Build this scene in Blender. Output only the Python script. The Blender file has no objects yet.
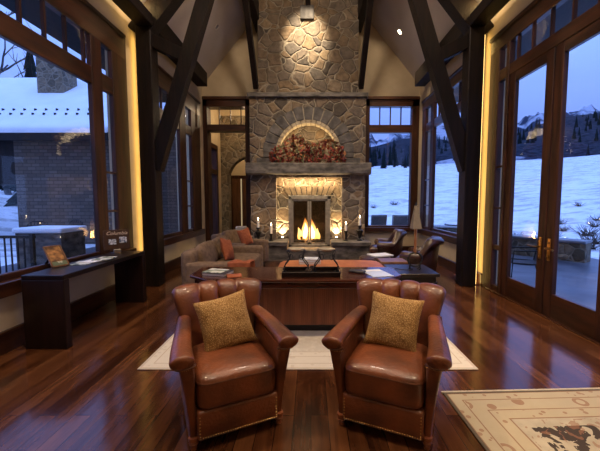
import bpy, bmesh, math, random
from mathutils import Vector, Matrix, noise
R = math.radians
PI = math.pi
random.seed(7)
scene = bpy.context.scene
COL = scene.collection

# ------------------------------------------------------------------ materials
def new_mat(name):
    m = bpy.data.materials.new(name)
    m.use_nodes = True
    nt = m.node_tree
    nt.nodes.clear()
    out = nt.nodes.new('ShaderNodeOutputMaterial')
    return m, nt, out

def N(nt, t, **kw):
    n = nt.nodes.new('ShaderNode' + t)
    for k, v in kw.items():
        if k.startswith('i_'):
            key = k[2:].replace('_', ' ')
            n.inputs[key].default_value = v
        else:
            setattr(n, k, v)
    return n

def ramp(nt, stops, interp='LINEAR'):
    n = nt.nodes.new('ShaderNodeValToRGB')
    cr = n.color_ramp
    cr.interpolation = interp
    while len(cr.elements) < len(stops):
        cr.elements.new(0.5)
    for e, (p, c) in zip(cr.elements, stops):
        e.position = p
        e.color = (c[0], c[1], c[2], 1)
    return n

def c4(c):
    return (c[0], c[1], c[2], 1)

def bsdf(nt, out, rough=.5, spec=.5, metal=0, coat=0):
    b = nt.nodes.new('ShaderNodeBsdfPrincipled')
    b.inputs['Roughness'].default_value = rough
    b.inputs['Metallic'].default_value = metal
    b.inputs['Specular IOR Level'].default_value = spec
    b.inputs['Coat Weight'].default_value = coat
    b.inputs['Coat Roughness'].default_value = .12
    nt.links.new(b.outputs[0], out.inputs[0])
    return b

def mapping(nt, scale=(1, 1, 1), rot=(0, 0, 0), coord='Object'):
    tc = nt.nodes.new('ShaderNodeTexCoord')
    mp = nt.nodes.new('ShaderNodeMapping')
    mp.inputs['Scale'].default_value = scale
    mp.inputs['Rotation'].default_value = rot
    nt.links.new(tc.outputs[coord], mp.inputs[0])
    return mp

def noisy(name, ca, cb, scale=5, rough=.5, stretch=(1, 1, 1), bump=0, bscale=None, spec=.5, metal=0, coat=0, detail=4, lo=.35, hi=.65):
    m, nt, out = new_mat(name)
    b = bsdf(nt, out, rough, spec, metal, coat)
    mp = mapping(nt, stretch)
    n = N(nt, 'TexNoise', i_Scale=scale, i_Detail=detail)
    nt.links.new(mp.outputs[0], n.inputs[0])
    r = ramp(nt, [(lo, ca), (hi, cb)])
    nt.links.new(n.outputs[0], r.inputs[0])
    nt.links.new(r.outputs[0], b.inputs['Base Color'])
    if bump:
        n2 = N(nt, 'TexNoise', i_Scale=bscale or scale * 3, i_Detail=3)
        nt.links.new(mp.outputs[0], n2.inputs[0])
        bp = N(nt, 'Bump', i_Strength=bump, i_Distance=.02)
        nt.links.new(n2.outputs[0], bp.inputs['Height'])
        nt.links.new(bp.outputs[0], b.inputs['Normal'])
    return m

def emit(name, col, strength):
    m, nt, out = new_mat(name)
    e = N(nt, 'Emission')
    e.inputs[0].default_value = c4(col)
    e.inputs[1].default_value = strength
    nt.links.new(e.outputs[0], out.inputs[0])
    return m

def glass_mat(name, tint=(1, 1, 1), ior=1.45):
    m, nt, out = new_mat(name)
    t = N(nt, 'BsdfTransparent')
    t.inputs[0].default_value = c4(tint)
    g = N(nt, 'BsdfGlossy')
    g.inputs['Roughness'].default_value = .02
    lw = N(nt, 'LayerWeight', i_Blend=.5)
    pw = N(nt, 'Math', operation='POWER'); pw.inputs[1].default_value = 5
    nt.links.new(lw.outputs['Facing'], pw.inputs[0])
    f = N(nt, 'Math', operation='MULTIPLY_ADD'); f.inputs[1].default_value = .5; f.inputs[2].default_value = .022
    nt.links.new(pw.outputs[0], f.inputs[0])
    mx = N(nt, 'MixShader')
    nt.links.new(f.outputs[0], mx.inputs[0])
    nt.links.new(t.outputs[0], mx.inputs[1])
    nt.links.new(g.outputs[0], mx.inputs[2])
    nt.links.new(mx.outputs[0], out.inputs[0])
    return m

def stone_mat(name, scale, stops, mortar, rough=.8, edge=.035, bump=.6, warp=.12, fine=.5):
    """irregular rubble masonry"""
    m, nt, out = new_mat(name)
    b = bsdf(nt, out, rough, .3)
    mp = mapping(nt, (1, 1, 1.12))
    nz = N(nt, 'TexNoise', i_Scale=2.3, i_Detail=2)
    nt.links.new(mp.outputs[0], nz.inputs[0])
    va = N(nt, 'VectorMath', operation='MULTIPLY_ADD')
    va.inputs[1].default_value = (warp,) * 3
    nt.links.new(nz.outputs['Color'], va.inputs[0])
    nt.links.new(mp.outputs[0], va.inputs[2])
    v1 = N(nt, 'TexVoronoi', feature='F1', i_Scale=scale)
    v2 = N(nt, 'TexVoronoi', feature='DISTANCE_TO_EDGE', i_Scale=scale)
    nt.links.new(va.outputs[0], v1.inputs['Vector'])
    nt.links.new(va.outputs[0], v2.inputs['Vector'])
    sep = N(nt, 'SeparateColor')
    nt.links.new(v1.outputs['Color'], sep.inputs[0])
    rc = ramp(nt, stops)
    nt.links.new(sep.outputs[0], rc.inputs[0])
    fn = N(nt, 'TexNoise', i_Scale=9, i_Detail=6, i_Roughness=.65)
    nt.links.new(mp.outputs[0], fn.inputs[0])
    fr = ramp(nt, [(.3, (.45, .43, .42)), (.7, (1.35, 1.32, 1.28))])
    nt.links.new(fn.outputs[0], fr.inputs[0])
    mul = N(nt, 'Mix', data_type='RGBA', blend_type='MULTIPLY')
    mul.inputs[0].default_value = fine + .3
    nt.links.new(rc.outputs[0], mul.inputs[6])
    nt.links.new(fr.outputs[0], mul.inputs[7])
    er = ramp(nt, [(edge * .6, (0, 0, 0)), (edge * 1.5, (1, 1, 1))])
    nt.links.new(v2.outputs[0], er.inputs[0])
    mx = N(nt, 'Mix', data_type='RGBA')
    nt.links.new(er.outputs[0], mx.inputs[0])
    mx.inputs[6].default_value = c4(mortar)
    nt.links.new(mul.outputs[2], mx.inputs[7])
    nt.links.new(mx.outputs[2], b.inputs['Base Color'])
    h1 = ramp(nt, [(0, (0, 0, 0)), (edge * 3.5, (1, 1, 1))])
    nt.links.new(v2.outputs[0], h1.inputs[0])
    ad = N(nt, 'Math', operation='MULTIPLY_ADD')
    nt.links.new(fn.outputs[0], ad.inputs[0])
    ad.inputs[1].default_value = .9
    nt.links.new(h1.outputs[0], ad.inputs[2])
    bp = N(nt, 'Bump', i_Strength=bump, i_Distance=.05)
    nt.links.new(ad.outputs[0], bp.inputs['Height'])
    nt.links.new(bp.outputs[0], b.inputs['Normal'])
    return m

def floor_mat():
    m, nt, out = new_mat('walnut_planks')
    b = bsdf(nt, out, .2, .5)
    mp = mapping(nt, (1, 1, 1), (0, 0, R(90)))
    br = N(nt, 'TexBrick', offset=.37, offset_frequency=2, squash=1.0)
    br.inputs['Color1'].default_value = (0, 0, 0, 1)
    br.inputs['Color2'].default_value = (1, 1, 1, 1)
    br.inputs['Mortar'].default_value = (.5, .5, .5, 1)
    br.inputs['Scale'].default_value = 1
    br.inputs['Mortar Size'].default_value = .0025
    br.inputs['Brick Width'].default_value = 1.7
    br.inputs['Row Height'].default_value = .125
    nt.links.new(mp.outputs[0], br.inputs[0])
    mp2 = mapping(nt, (9, .8, 1))
    n = N(nt, 'TexNoise', i_Scale=1.6, i_Detail=7, i_Roughness=.62, i_Distortion=.6)
    nt.links.new(mp2.outputs[0], n.inputs[0])
    mix = N(nt, 'Math', operation='MULTIPLY_ADD')
    nt.links.new(br.outputs['Color'], mix.inputs[0])
    mix.inputs[1].default_value = .42
    nt.links.new(n.outputs[0], mix.inputs[2])
    r = ramp(nt, [(.3, (.013, .0042, .0022)), (.55, (.042, .0135, .0055)), (.8, (.078, .027, .0105)), (1, (.12, .046, .018))])
    nt.links.new(mix.outputs[0], r.inputs[0])
    mx = N(nt, 'Mix', data_type='RGBA')
    nt.links.new(br.outputs['Fac'], mx.inputs[0])
    nt.links.new(r.outputs[0], mx.inputs[6])
    mx.inputs[7].default_value = (.008, .004, .003, 1)
    nt.links.new(mx.outputs[2], b.inputs['Base Color'])
    rr = N(nt, 'MapRange')
    rr.inputs['To Min'].default_value = .08
    rr.inputs['To Max'].default_value = .22
    nt.links.new(n.outputs[0], rr.inputs[0])
    nt.links.new(rr.outputs[0], b.inputs['Roughness'])
    n3 = N(nt, 'TexNoise', i_Scale=3.0, i_Detail=2)
    nt.links.new(mapping(nt, (4, 1, 1)).outputs[0], n3.inputs[0])
    hs = N(nt, 'Math', operation='SUBTRACT')
    nt.links.new(n3.outputs[0], hs.inputs[0])
    nt.links.new(br.outputs['Fac'], hs.inputs[1])
    bp = N(nt, 'Bump', i_Strength=.12, i_Distance=.01)
    nt.links.new(hs.outputs[0], bp.inputs['Height'])
    nt.links.new(bp.outputs[0], b.inputs['Normal'])
    return m

def pillow_mat():
    m, nt, out = new_mat('gold_leopard_weave')
    b = bsdf(nt, out, .85, .2)
    mp = mapping(nt, (1, 1, 1))
    v = N(nt, 'TexVoronoi', feature='DISTANCE_TO_EDGE', i_Scale=85)
    nt.links.new(mp.outputs[0], v.inputs[0])
    r = ramp(nt, [(.05, (.22, .115, .04)), (.22, (.46, .29, .12)), (.4, (.54, .36, .16))])
    nt.links.new(v.outputs[0], r.inputs[0])
    nt.links.new(r.outputs[0], b.inputs['Base Color'])
    n = N(nt, 'TexNoise', i_Scale=60, i_Detail=2)
    nt.links.new(mp.outputs[0], n.inputs[0])
    bp = N(nt, 'Bump', i_Strength=.35, i_Distance=.006)
    nt.links.new(n.outputs[0], bp.inputs['Height'])
    nt.links.new(bp.outputs[0], b.inputs['Normal'])
    return m

def rug_mat(name, w, l, ground, border, dark, accent, bw=.42, motif=1.0):
    """woven rug: object origin at the rug centre, size w x l"""
    m, nt, out = new_mat(name)
    b = bsdf(nt, out, .95, .1)
    tc = N(nt, 'TexCoord')
    sp = N(nt, 'SeparateXYZ')
    nt.links.new(tc.outputs['Object'], sp.inputs[0])
    def mth(op, a, bb=None, cc=None):
        n = N(nt, 'Math', operation=op)
        for i, q in enumerate((a, bb, cc)):
            if q is None: continue
            if isinstance(q, (int, float)): n.inputs[i].default_value = q
            else: nt.links.new(q, n.inputs[i])
        return n.outputs[0]
    dx = mth('SUBTRACT', w / 2, mth('ABSOLUTE', sp.outputs[0]))
    dy = mth('SUBTRACT', l / 2, mth('ABSOLUTE', sp.outputs[1]))
    d = mth('MINIMUM', dx, dy)
    def band(a, bb):
        return mth('MULTIPLY', mth('GREATER_THAN', d, a), mth('LESS_THAN', d, bb))
    def mixc(fac, c1, c2):
        n = N(nt, 'Mix', data_type='RGBA')
        for i, q in ((0, fac), (6, c1), (7, c2)):
            if isinstance(q, tuple): n.inputs[i].default_value = c4(q)
            elif isinstance(q, (int, float)): n.inputs[i].default_value = q
            else: nt.links.new(q, n.inputs[i])
        return n.outputs[2]
    wear = N(nt, 'TexNoise', i_Scale=6, i_Detail=6, i_Roughness=.7)
    nt.links.new(tc.outputs['Object'], wear.inputs[0])
    wr = ramp(nt, [(.3, tuple(q * .72 for q in ground)), (.65, ground)])
    nt.links.new(wear.outputs[0], wr.inputs[0])
    col = wr.outputs[0]
    # field motifs: broken dark scrolls
    mn = N(nt, 'TexNoise', i_Scale=4.6, i_Detail=3, i_Roughness=.55, i_Distortion=1.6)
    nt.links.new(tc.outputs['Object'], mn.inputs[0])
    fld = mth('MULTIPLY', mth('GREATER_THAN', mn.outputs[0], .49), mth('GREATER_THAN', d, bw + .09))
    col = mixc(mth('MULTIPLY', fld, .93 * motif), col, dark)
    mn2 = N(nt, 'TexNoise', i_Scale=9, i_Detail=2, i_Distortion=1.2)
    nt.links.new(tc.outputs['Object'], mn2.inputs[0])
    f2 = mth('MULTIPLY', mth('GREATER_THAN', mn2.outputs[0], .6), mth('GREATER_THAN', d, bw + .02))
    col = mixc(mth('MULTIPLY', f2, .6), col, accent)
    # border ground
    col = mixc(mth('MULTIPLY', band(.0, bw), .75), col, border)
    # rosettes along the border
    v = N(nt, 'TexVoronoi', feature='F1', i_Scale=4.4)
    v.inputs['Randomness'].default_value = .35
    nt.links.new(tc.outputs['Object'], v.inputs[0])
    ros = mth('MULTIPLY', mth('MULTIPLY', mth('LESS_THAN', v.outputs[0], .24), mth('GREATER_THAN', v.outputs[0], .13)), band(.12, bw - .1))
    col = mixc(mth('MULTIPLY', ros, .7), col, accent)
    v3 = N(nt, 'TexVoronoi', feature='F1', i_Scale=15)
    nt.links.new(tc.outputs['Object'], v3.inputs[0])
    sm = mth('MULTIPLY', mth('LESS_THAN', v3.outputs[0], .27), mth('ADD', band(.03, .1), band(bw - .09, bw - .01)))
    col = mixc(mth('MULTIPLY', sm, .65), col, accent)
    ln = mth('ADD', mth('ADD', band(.105, .115), band(bw - .105, bw - .095)), mth('ADD', band(bw - .004, bw + .008), band(.02, .03)))
    col = mixc(mth('MULTIPLY', ln, .7), col, (accent[0] * .8, accent[1] * .7, accent[2] * .6))
    col = mixc(mth('MULTIPLY', mth('LESS_THAN', d, .022), .8), col, dark)
    nt.links.new(col, b.inputs['Base Color'])
    n = N(nt, 'TexNoise', i_Scale=160, i_Detail=2)
    nt.links.new(tc.outputs['Object'], n.inputs[0])
    bp = N(nt, 'Bump', i_Strength=.4, i_Distance=.006)
    nt.links.new(n.outputs[0], bp.inputs['Height'])
    nt.links.new(bp.outputs[0], b.inputs['Normal'])
    return m

def terrain_mat():
    m, nt, out = new_mat('snow_field')
    b = bsdf(nt, out, .8, .2)
    mp = mapping(nt, (1, 1, 1))
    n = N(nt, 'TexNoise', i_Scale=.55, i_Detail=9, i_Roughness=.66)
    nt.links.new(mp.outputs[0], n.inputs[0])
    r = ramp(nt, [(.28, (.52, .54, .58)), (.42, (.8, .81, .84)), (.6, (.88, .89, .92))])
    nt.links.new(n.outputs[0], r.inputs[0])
    g = N(nt, 'TexNoise', i_Scale=.9, i_Detail=6, i_Roughness=.75)
    nt.links.new(mapping(nt, (.6, 1.3, 1)).outputs[0], g.inputs[0])
    gr = ramp(nt, [(.49, (0, 0, 0)), (.60, (1, 1, 1))])
    nt.links.new(g.outputs[0], gr.inputs[0])
    mx = N(nt, 'Mix', data_type='RGBA')
    gm = N(nt, 'Math', operation='MULTIPLY')
    nt.links.new(gr.outputs[0], gm.inputs[0]); gm.inputs[1].default_value = .6
    nt.links.new(gm.outputs[0], mx.inputs[0])
    nt.links.new(r.outputs[0], mx.inputs[6])
    mx.inputs[7].default_value = (.30, .26, .24, 1)
    nt.links.new(mx.outputs[2], b.inputs['Base Color'])
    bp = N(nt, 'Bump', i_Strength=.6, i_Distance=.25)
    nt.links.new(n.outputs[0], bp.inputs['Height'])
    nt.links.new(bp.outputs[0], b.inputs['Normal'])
    return m

M = {}
M['floor'] = floor_mat()
M['plaster'] = noisy('cream_plaster', (.52, .42, .27), (.58, .47, .31), 3, .9, bump=.06, bscale=40, spec=.1)
M['ceiling'] = noisy('ceiling_plaster', (.50, .44, .38), (.55, .49, .43), 2, .95, spec=.1)
M['frame'] = noisy('mahogany_trim', (.017, .005, .0022), (.058, .018, .0065), 3, .5, (5, 5, .5), .1, 20, spec=.3)
M['frame_h'] = noisy('mahogany_rail', (.017, .005, .0022), (.058, .018, .0065), 3, .33, (5, .5, 5), .1, 20, coat=.2)
M['frame_x'] = noisy('mahogany_cross_rail', (.024, .007, .003), (.07, .022, .008), 3, .33, (.5, 5, 5), .1, 20, coat=.2)
M['timber'] = noisy('dark_timber', (.003, .0014, .001), (.011, .0044, .0025), 3, .55, (6, 6, .5), .3, 14, spec=.25)
M['timber_y'] = noisy('dark_timber_lengthwise', (.003, .0014, .001), (.011, .0044, .0025), 3, .55, (6, .5, 6), .3, 14, spec=.25)
M['stone'] = stone_mat('field_stone', 3.1, [(0, (.06, .047, .036)), (.25, (.12, .10, .08)), (.5, (.19, .13, .075)), (.75, (.13, .105, .083)), (1, (.24, .175, .105))], (.27, .225, .165), warp=.25, bump=.8, edge=.032)
M['stone_far'] = stone_mat('hall_stone', 3.6, [(0, (.10, .085, .06)), (.5, (.19, .15, .10)), (1, (.24, .19, .13))], (.26, .22, .16))
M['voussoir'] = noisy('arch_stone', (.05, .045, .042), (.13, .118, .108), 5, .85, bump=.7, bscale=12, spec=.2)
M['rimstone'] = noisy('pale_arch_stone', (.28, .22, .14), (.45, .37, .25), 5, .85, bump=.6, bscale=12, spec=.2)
M['mortar'] = noisy('lime_mortar', (.24, .205, .155), (.31, .27, .21), 20, .9)
M['mortar_dark'] = noisy('dark_mortar', (.02, .016, .012), (.035, .028, .02), 20, .9)
M['soot'] = noisy('sooty_firebrick', (.012, .009, .007), (.05, .036, .026), 4, .9, bump=.4, bscale=14)
M['lintelstone'] = noisy('lintel_stone', (.085, .062, .04), (.17, .125, .08), 5, .85, bump=.6, bscale=12, spec=.2)
M['mantel'] = noisy('hewn_stone', (.055, .05, .045), (.17, .15, .13), 4, .85, (1, 1, 2), bump=.9, bscale=7, spec=.2)
M['firebrick'] = stone_mat('fire_brick', 7, [(0, (.16, .11, .075)), (1, (.28, .19, .12))], (.14, .11, .08))
M['iron'] = noisy('black_iron', (.012, .011, .011), (.03, .028, .027), 20, .45, metal=.6)
M['bronze'] = noisy('dark_bronze', (.12, .11, .10), (.17, .16, .15), 12, .45, metal=.3)
M['brass'] = noisy('aged_brass', (.28, .16, .05), (.4, .25, .09), 20, .3, metal=1)
M['leather'] = noisy('brown_leather', (.055, .0135, .0045), (.18, .048, .0145), 4, .40, bump=.22, bscale=55, coat=.25, spec=.55)
M['leather_seam'] = noisy('dark_leather_piping', (.07, .02, .008), (.11, .034, .013), 20, .4)
M['leather_dark'] = noisy('oxblood_leather', (.022, .008, .006), (.055, .019, .012), 6, .3, bump=.15, bscale=50, coat=.3)
M['leather_orange'] = noisy('burnt_orange_leather', (.26, .075, .022), (.38, .125, .04), 7, .5, bump=.2, bscale=50)
M['pillow'] = pillow_mat()
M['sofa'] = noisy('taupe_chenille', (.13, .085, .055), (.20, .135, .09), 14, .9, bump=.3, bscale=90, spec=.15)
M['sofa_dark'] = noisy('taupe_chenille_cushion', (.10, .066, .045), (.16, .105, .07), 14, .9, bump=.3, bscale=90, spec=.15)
M['orange'] = noisy('orange_cloth', (.23, .062, .025), (.32, .10, .048), 16, .85, bump=.3, bscale=80, spec=.15)
M['table'] = noisy('dark_cherry', (.03, .008, .005), (.075, .02, .011), 3, .14, (.6, 6, 6), coat=.5)
M['table_panel'] = noisy('reeded_cherry', (.15, .042, .015), (.25, .075, .028), 3, .4, (6, 6, .5))
M['espresso'] = noisy('espresso_wood', (.006, .003, .003), (.014, .007, .006), 3, .3, (6, .6, 6), spec=.4)
M['espresso_red'] = noisy('espresso_end_grain', (.010, .004, .003), (.022, .008, .006), 3, .45, (6, 6, .6), spec=.3)
M['paper'] = noisy('paper', (.62, .62, .62), (.72, .72, .72), 8, .5)
M['paper_blue'] = noisy('glossy_blue_cover', (.48, .55, .68), (.58, .64, .74), 5, .25)
M['paper_mix'] = noisy('printed_cover', (.10, .14, .09), (.62, .64, .58), 9, .3, lo=.45, hi=.55)
M['photo'] = noisy('printed_photograph', (.06, .022, .01), (.46, .22, .07), 16, .35, lo=.36, hi=.66, detail=6)
M['card_brown'] = noisy('brown_card', (.04, .02, .014), (.06, .03, .02), 12, .3)
M['card_blue'] = noisy('snow_scene_print', (.05, .08, .16), (.65, .68, .75), 45, .3, lo=.42, hi=.58)
M['ink'] = noisy('pale_ink', (.6, .48, .38), (.66, .54, .44), 8, .5)
M['book_grey'] = noisy('grey_book_cloth', (.30, .29, .31), (.38, .37, .39), 12, .6)
M['book_dark'] = noisy('black_book_cloth', (.02, .018, .02), (.04, .036, .04), 12, .5)
M['pages'] = noisy('book_pages', (.55, .5, .42), (.66, .6, .52), 40, .8, (1, 1, 8))
M['wax'] = noisy('ivory_wax', (.72, .68, .58), (.8, .76, .66), 8, .5)
M['leaf_red'] = noisy('red_leaf', (.12, .014, .010), (.26, .036, .018), 9, .6)
M['leaf_rust'] = noisy('rust_leaf', (.22, .07, .02), (.34, .14, .045), 9, .6)
M['leaf_green'] = noisy('dry_green_leaf', (.07, .065, .025), (.15, .13, .05), 9, .6)
M['twig'] = noisy('twig_bark', (.035, .02, .012), (.07, .042, .026), 9, .8)
M['snow'] = noisy('roof_snow', (.80, .82, .86), (.88, .89, .93), 1.2, .75, bump=.3, bscale=3, spec=.2)
M['terrain'] = terrain_mat()
M['forest_floor'] = noisy('forested_slope', (.004, .007, .014), (.035, .040, .058), .8, .95, detail=8, spec=.05)
M['mountain'] = noisy('snowy_mountain', (.035, .045, .075), (.42, .44, .52), .03, .95, detail=9, lo=.44, hi=.60, spec=.05)
M['conifer'] = noisy('conifer_needles', (.008, .014, .016), (.022, .033, .032), 3, .9, spec=.1)
M['bark'] = noisy('tree_bark', (.045, .04, .042), (.10, .09, .09), 6, .9)
M['patio'] = noisy('wet_flagstone', (.07, .075, .095), (.15, .16, .19), 1.6, .28, bump=.2, bscale=5)
M['shingle'] = stone_mat('wall_shingles', 1, [(0, (.07, .055, .045)), (1, (.17, .14, .115))], (.05, .04, .035))
M['glass'] = glass_mat('window_glass')
M['fireglass'] = glass_mat('firebox_glass', (.82, .8, .78))
M['dish'] = noisy('cream_glass_dish', (.26, .23, .18), (.34, .30, .24), 9, .2)
def flame_mat(name, stops, strength, z0, z1):
    m, nt, out = new_mat(name)
    tc = N(nt, 'TexCoord'); sp = N(nt, 'SeparateXYZ'); nt.links.new(tc.outputs['Object'], sp.inputs[0])
    mr = N(nt, 'MapRange'); mr.inputs['From Min'].default_value = z0; mr.inputs['From Max'].default_value = z1
    nt.links.new(sp.outputs[2], mr.inputs[0])
    r = ramp(nt, stops); nt.links.new(mr.outputs[0], r.inputs[0])
    e = N(nt, 'Emission'); e.inputs[1].default_value = strength; nt.links.new(r.outputs[0], e.inputs[0])
    t = N(nt, 'BsdfTransparent'); mx = N(nt, 'MixShader')
    f = ramp(nt, [(0, (.25, .25, .25)), (.5, (.45, .45, .45)), (1, (.97, .97, .97))]); nt.links.new(mr.outputs[0], f.inputs[0])
    nt.links.new(f.outputs[0], mx.inputs[0]); nt.links.new(e.outputs[0], mx.inputs[1]); nt.links.new(t.outputs[0], mx.inputs[2])
    nt.links.new(mx.outputs[0], out.inputs[0]); return m
M['flame'] = flame_mat('fire_flame', [(0, (1, .42, .07)), (.35, (1, .60, .18)), (1, (1, .30, .04))], 4, .42, 1.1)
M['flame_core'] = flame_mat('fire_core', [(0, (1, .70, .30)), (1, (1, .80, .42))], 9, .42, 1.0)
M['candle_flame'] = emit('candle_flame', (1, .72, .36), 30)
M['ember'] = emit('glowing_ember', (1, .22, .03), 3)
M['lamp'] = emit('lamp_lens', (1, .80, .52), 30)
M['strip'] = emit('lamp_strip', (1, .62, .18), 5)
M['lit_gap'] = emit('glowing_door_gap', (1, .74, .40), .32)
M['charcoal'] = noisy('charred_wood', (.012, .01, .009), (.05, .04, .032), 12, .9, bump=.6)
M['door_wood'] = noisy('alder_door', (.10, .04, .015), (.17, .075, .03), 3, .4, (6, 6, .6))
M['copper'] = noisy('hammered_copper', (.42, .17, .06), (.55, .26, .11), 18, .35, metal=.9)
M['steel'] = noisy('brushed_steel', (.33, .31, .30), (.45, .43, .41), 22, .3, metal=1)
M['shade'] = noisy('parchment_shade', (.13, .105, .08), (.18, .15, .115), 12, .8)
M['sling'] = noisy('grey_blue_sling', (.05, .06, .085), (.075, .09, .12), 30, .8)
M['vent'] = noisy('grey_grille', (.16, .15, .17), (.2, .19, .21), 8, .6)

def shingle_fix():
    m, nt, out = new_mat('brick_shingles')
    b = bsdf(nt, out, .85, .2)
    mp = mapping(nt, (1, 1, 1), (R(90), 0, 0))
    br = N(nt, 'TexBrick', offset=.5)
    br.inputs['Color1'].default_value = (.10, .076, .060, 1)
    br.inputs['Color2'].default_value = (.15, .115, .092, 1)
    br.inputs['Mortar'].default_value = (.06, .048, .042, 1)
    br.inputs['Scale'].default_value = 1
    br.inputs['Mortar Size'].default_value = .012
    br.inputs['Brick Width'].default_value = .32
    br.inputs['Row Height'].default_value = .13
    nt.links.new(mp.outputs[0], br.inputs[0])
    nt.links.new(br.outputs[0], b.inputs['Base Color'])
    return m
M['shingle'] = shingle_fix()

# ------------------------------------------------------------------ mesh helpers
def rot(rx=0, ry=0, rz=0):
    return Matrix.Rotation(R(rz), 4, 'Z') @ Matrix.Rotation(R(ry), 4, 'Y') @ Matrix.Rotation(R(rx), 4, 'X')

class MB:
    def __init__(s): s.bm = bmesh.new()
    def box(s, x0, x1, y0, y1, z0, z1, r=0, seg=2, mtx=None):
        t = bmesh.new()
        bmesh.ops.create_cube(t, size=1)
        for v in t.verts:
            v.co = Vector(((x0 + x1) / 2 + v.co.x * (x1 - x0), (y0 + y1) / 2 + v.co.y * (y1 - y0), (z0 + z1) / 2 + v.co.z * (z1 - z0)))
        if r:
            bmesh.ops.bevel(t, geom=t.edges[:], offset=r, segments=seg, profile=.5, affect='EDGES')
        return s.merge(t, mtx)
    def merge(s, t, mtx=None):
        if mtx is not None: bmesh.ops.transform(t, matrix=mtx, verts=t.verts)
        me = bpy.data.meshes.new('tmp'); t.to_mesh(me); t.free()
        s.bm.from_mesh(me); bpy.data.meshes.remove(me)
        return s
    def beam(s, a, b, w, h, up=(0, 0, 1), r=.008):
        """rectangular bar from a to b; w across, h along 'up'"""
        a = Vector(a); b = Vector(b); d = (b - a); L = d.length; d.normalize()
        u = Vector(up); x = d.cross(u).normalized(); u = x.cross(d).normalized()
        m = Matrix(((x.x, d.x, u.x, a.x), (x.y, d.y, u.y, a.y), (x.z, d.z, u.z, a.z), (0, 0, 0, 1)))
        return s.box(-w / 2, w / 2, 0, L, -h / 2, h / 2, r, 1, m)
    def prism(s, poly, axis, a, b, r=0):
        """polygon extruded along axis from a to b. poly in the other two axes, in xyz order"""
        t = bmesh.new()
        def P(p, q):
            if axis == 'x': return (q, p[0], p[1])
            if axis == 'y': return (p[0], q, p[1])
            return (p[0], p[1], q)
        v0 = [t.verts.new(P(p, a)) for p in poly]; v1 = [t.verts.new(P(p, b)) for p in poly]
        n = len(poly)
        t.faces.new(v0); t.faces.new(v1[::-1])
        for i in range(n):
            t.faces.new((v0[i], v1[i], v1[(i + 1) % n], v0[(i + 1) % n]))
        bmesh.ops.recalc_face_normals(t, faces=t.faces)
        if r: bmesh.ops.bevel(t, geom=t.edges[:], offset=r, segments=2, profile=.5, affect='EDGES')
        return s.merge(t)
    def lathe(s, prof, n=16, loc=(0, 0, 0), mtx=None):
        t = bmesh.new()
        rings = []
        for (r_, z) in prof:
            rings.append([t.verts.new((loc[0] + r_ * math.cos(2 * PI * i / n), loc[1] + r_ * math.sin(2 * PI * i / n), loc[2] + z)) for i in range(n)])
        for A, B in zip(rings, rings[1:]):
            for i in range(n):
                t.faces.new((A[i], A[(i + 1) % n], B[(i + 1) % n], B[i]))
        t.faces.new(rings[0][::-1]); t.faces.new(rings[-1])
        bmesh.ops.recalc_face_normals(t, faces=t.faces)
        return s.merge(t, mtx)
    def tube(s, pts, rad, n=8, closed=False):
        """round tube along points; rad number, list, or list of (w,h)"""
        pts = [Vector(p) for p in pts]; t = bmesh.new(); rings = []
        m = len(pts)
        prev = None
        for i, p in enumerate(pts):
            if closed: d = pts[(i + 1) % m] - pts[i - 1]
            else: d = pts[min(i + 1, m - 1)] - pts[max(i - 1, 0)]
            d.normalize()
            ref = Vector((0, 0, 1)) if abs(d.z) < .95 else Vector((1, 0, 0))
            if prev is not None and abs(d.z) >= .8: ref = prev
            x = d.cross(ref).normalized(); u = x.cross(d).normalized(); prev = u
            q = rad[i] if isinstance(rad, (list, tuple)) else rad
            rw, rh = q if isinstance(q, (list, tuple)) else (q, q)
            rings.append([t.verts.new(p + x * (rw * math.cos(2 * PI * k / n)) + u * (rh * math.sin(2 * PI * k / n))) for k in range(n)])
        rr = rings + ([rings[0]] if closed else [])
        for A, B in zip(rr, rr[1:]):
            for k in range(n): t.faces.new((A[k], A[(k + 1) % n], B[(k + 1) % n], B[k]))
        if not closed:
            t.faces.new(rings[0][::-1]); t.faces.new(rings[-1])
        bmesh.ops.recalc_face_normals(t, faces=t.faces)
        return s.merge(t)
    def loft(s, rings, cap=True, mtx=None):
        t = bmesh.new(); rv = [[t.verts.new(p) for p in r_] for r_ in rings]; n = len(rings[0])
        for A, B in zip(rv, rv[1:]):
            for k in range(n): t.faces.new((A[k], A[(k + 1) % n], B[(k + 1) % n], B[k]))
        if cap: t.faces.new(rv[0][::-1]); t.faces.new(rv[-1])
        bmesh.ops.recalc_face_normals(t, faces=t.faces)
        return s.merge(t, mtx)
    def grid(s, f, nu, nv, mtx=None):
        t = bmesh.new()
        vs = [[t.verts.new(f(i / nu, j / nv)) for j in range(nv + 1)] for i in range(nu + 1)]
        for i in range(nu):
            for j in range(nv): t.faces.new((vs[i][j], vs[i + 1][j], vs[i + 1][j + 1], vs[i][j + 1]))
        return s.merge(t, mtx)
    def ball(s, c, r_, sub=1, scale=(1, 1, 1)):
        t = bmesh.new(); bmesh.ops.create_icosphere(t, subdivisions=sub, radius=r_)
        for v in t.verts: v.co = Vector((c[0] + v.co.x * scale[0], c[1] + v.co.y * scale[1], c[2] + v.co.z * scale[2]))
        return s.merge(t)
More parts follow.
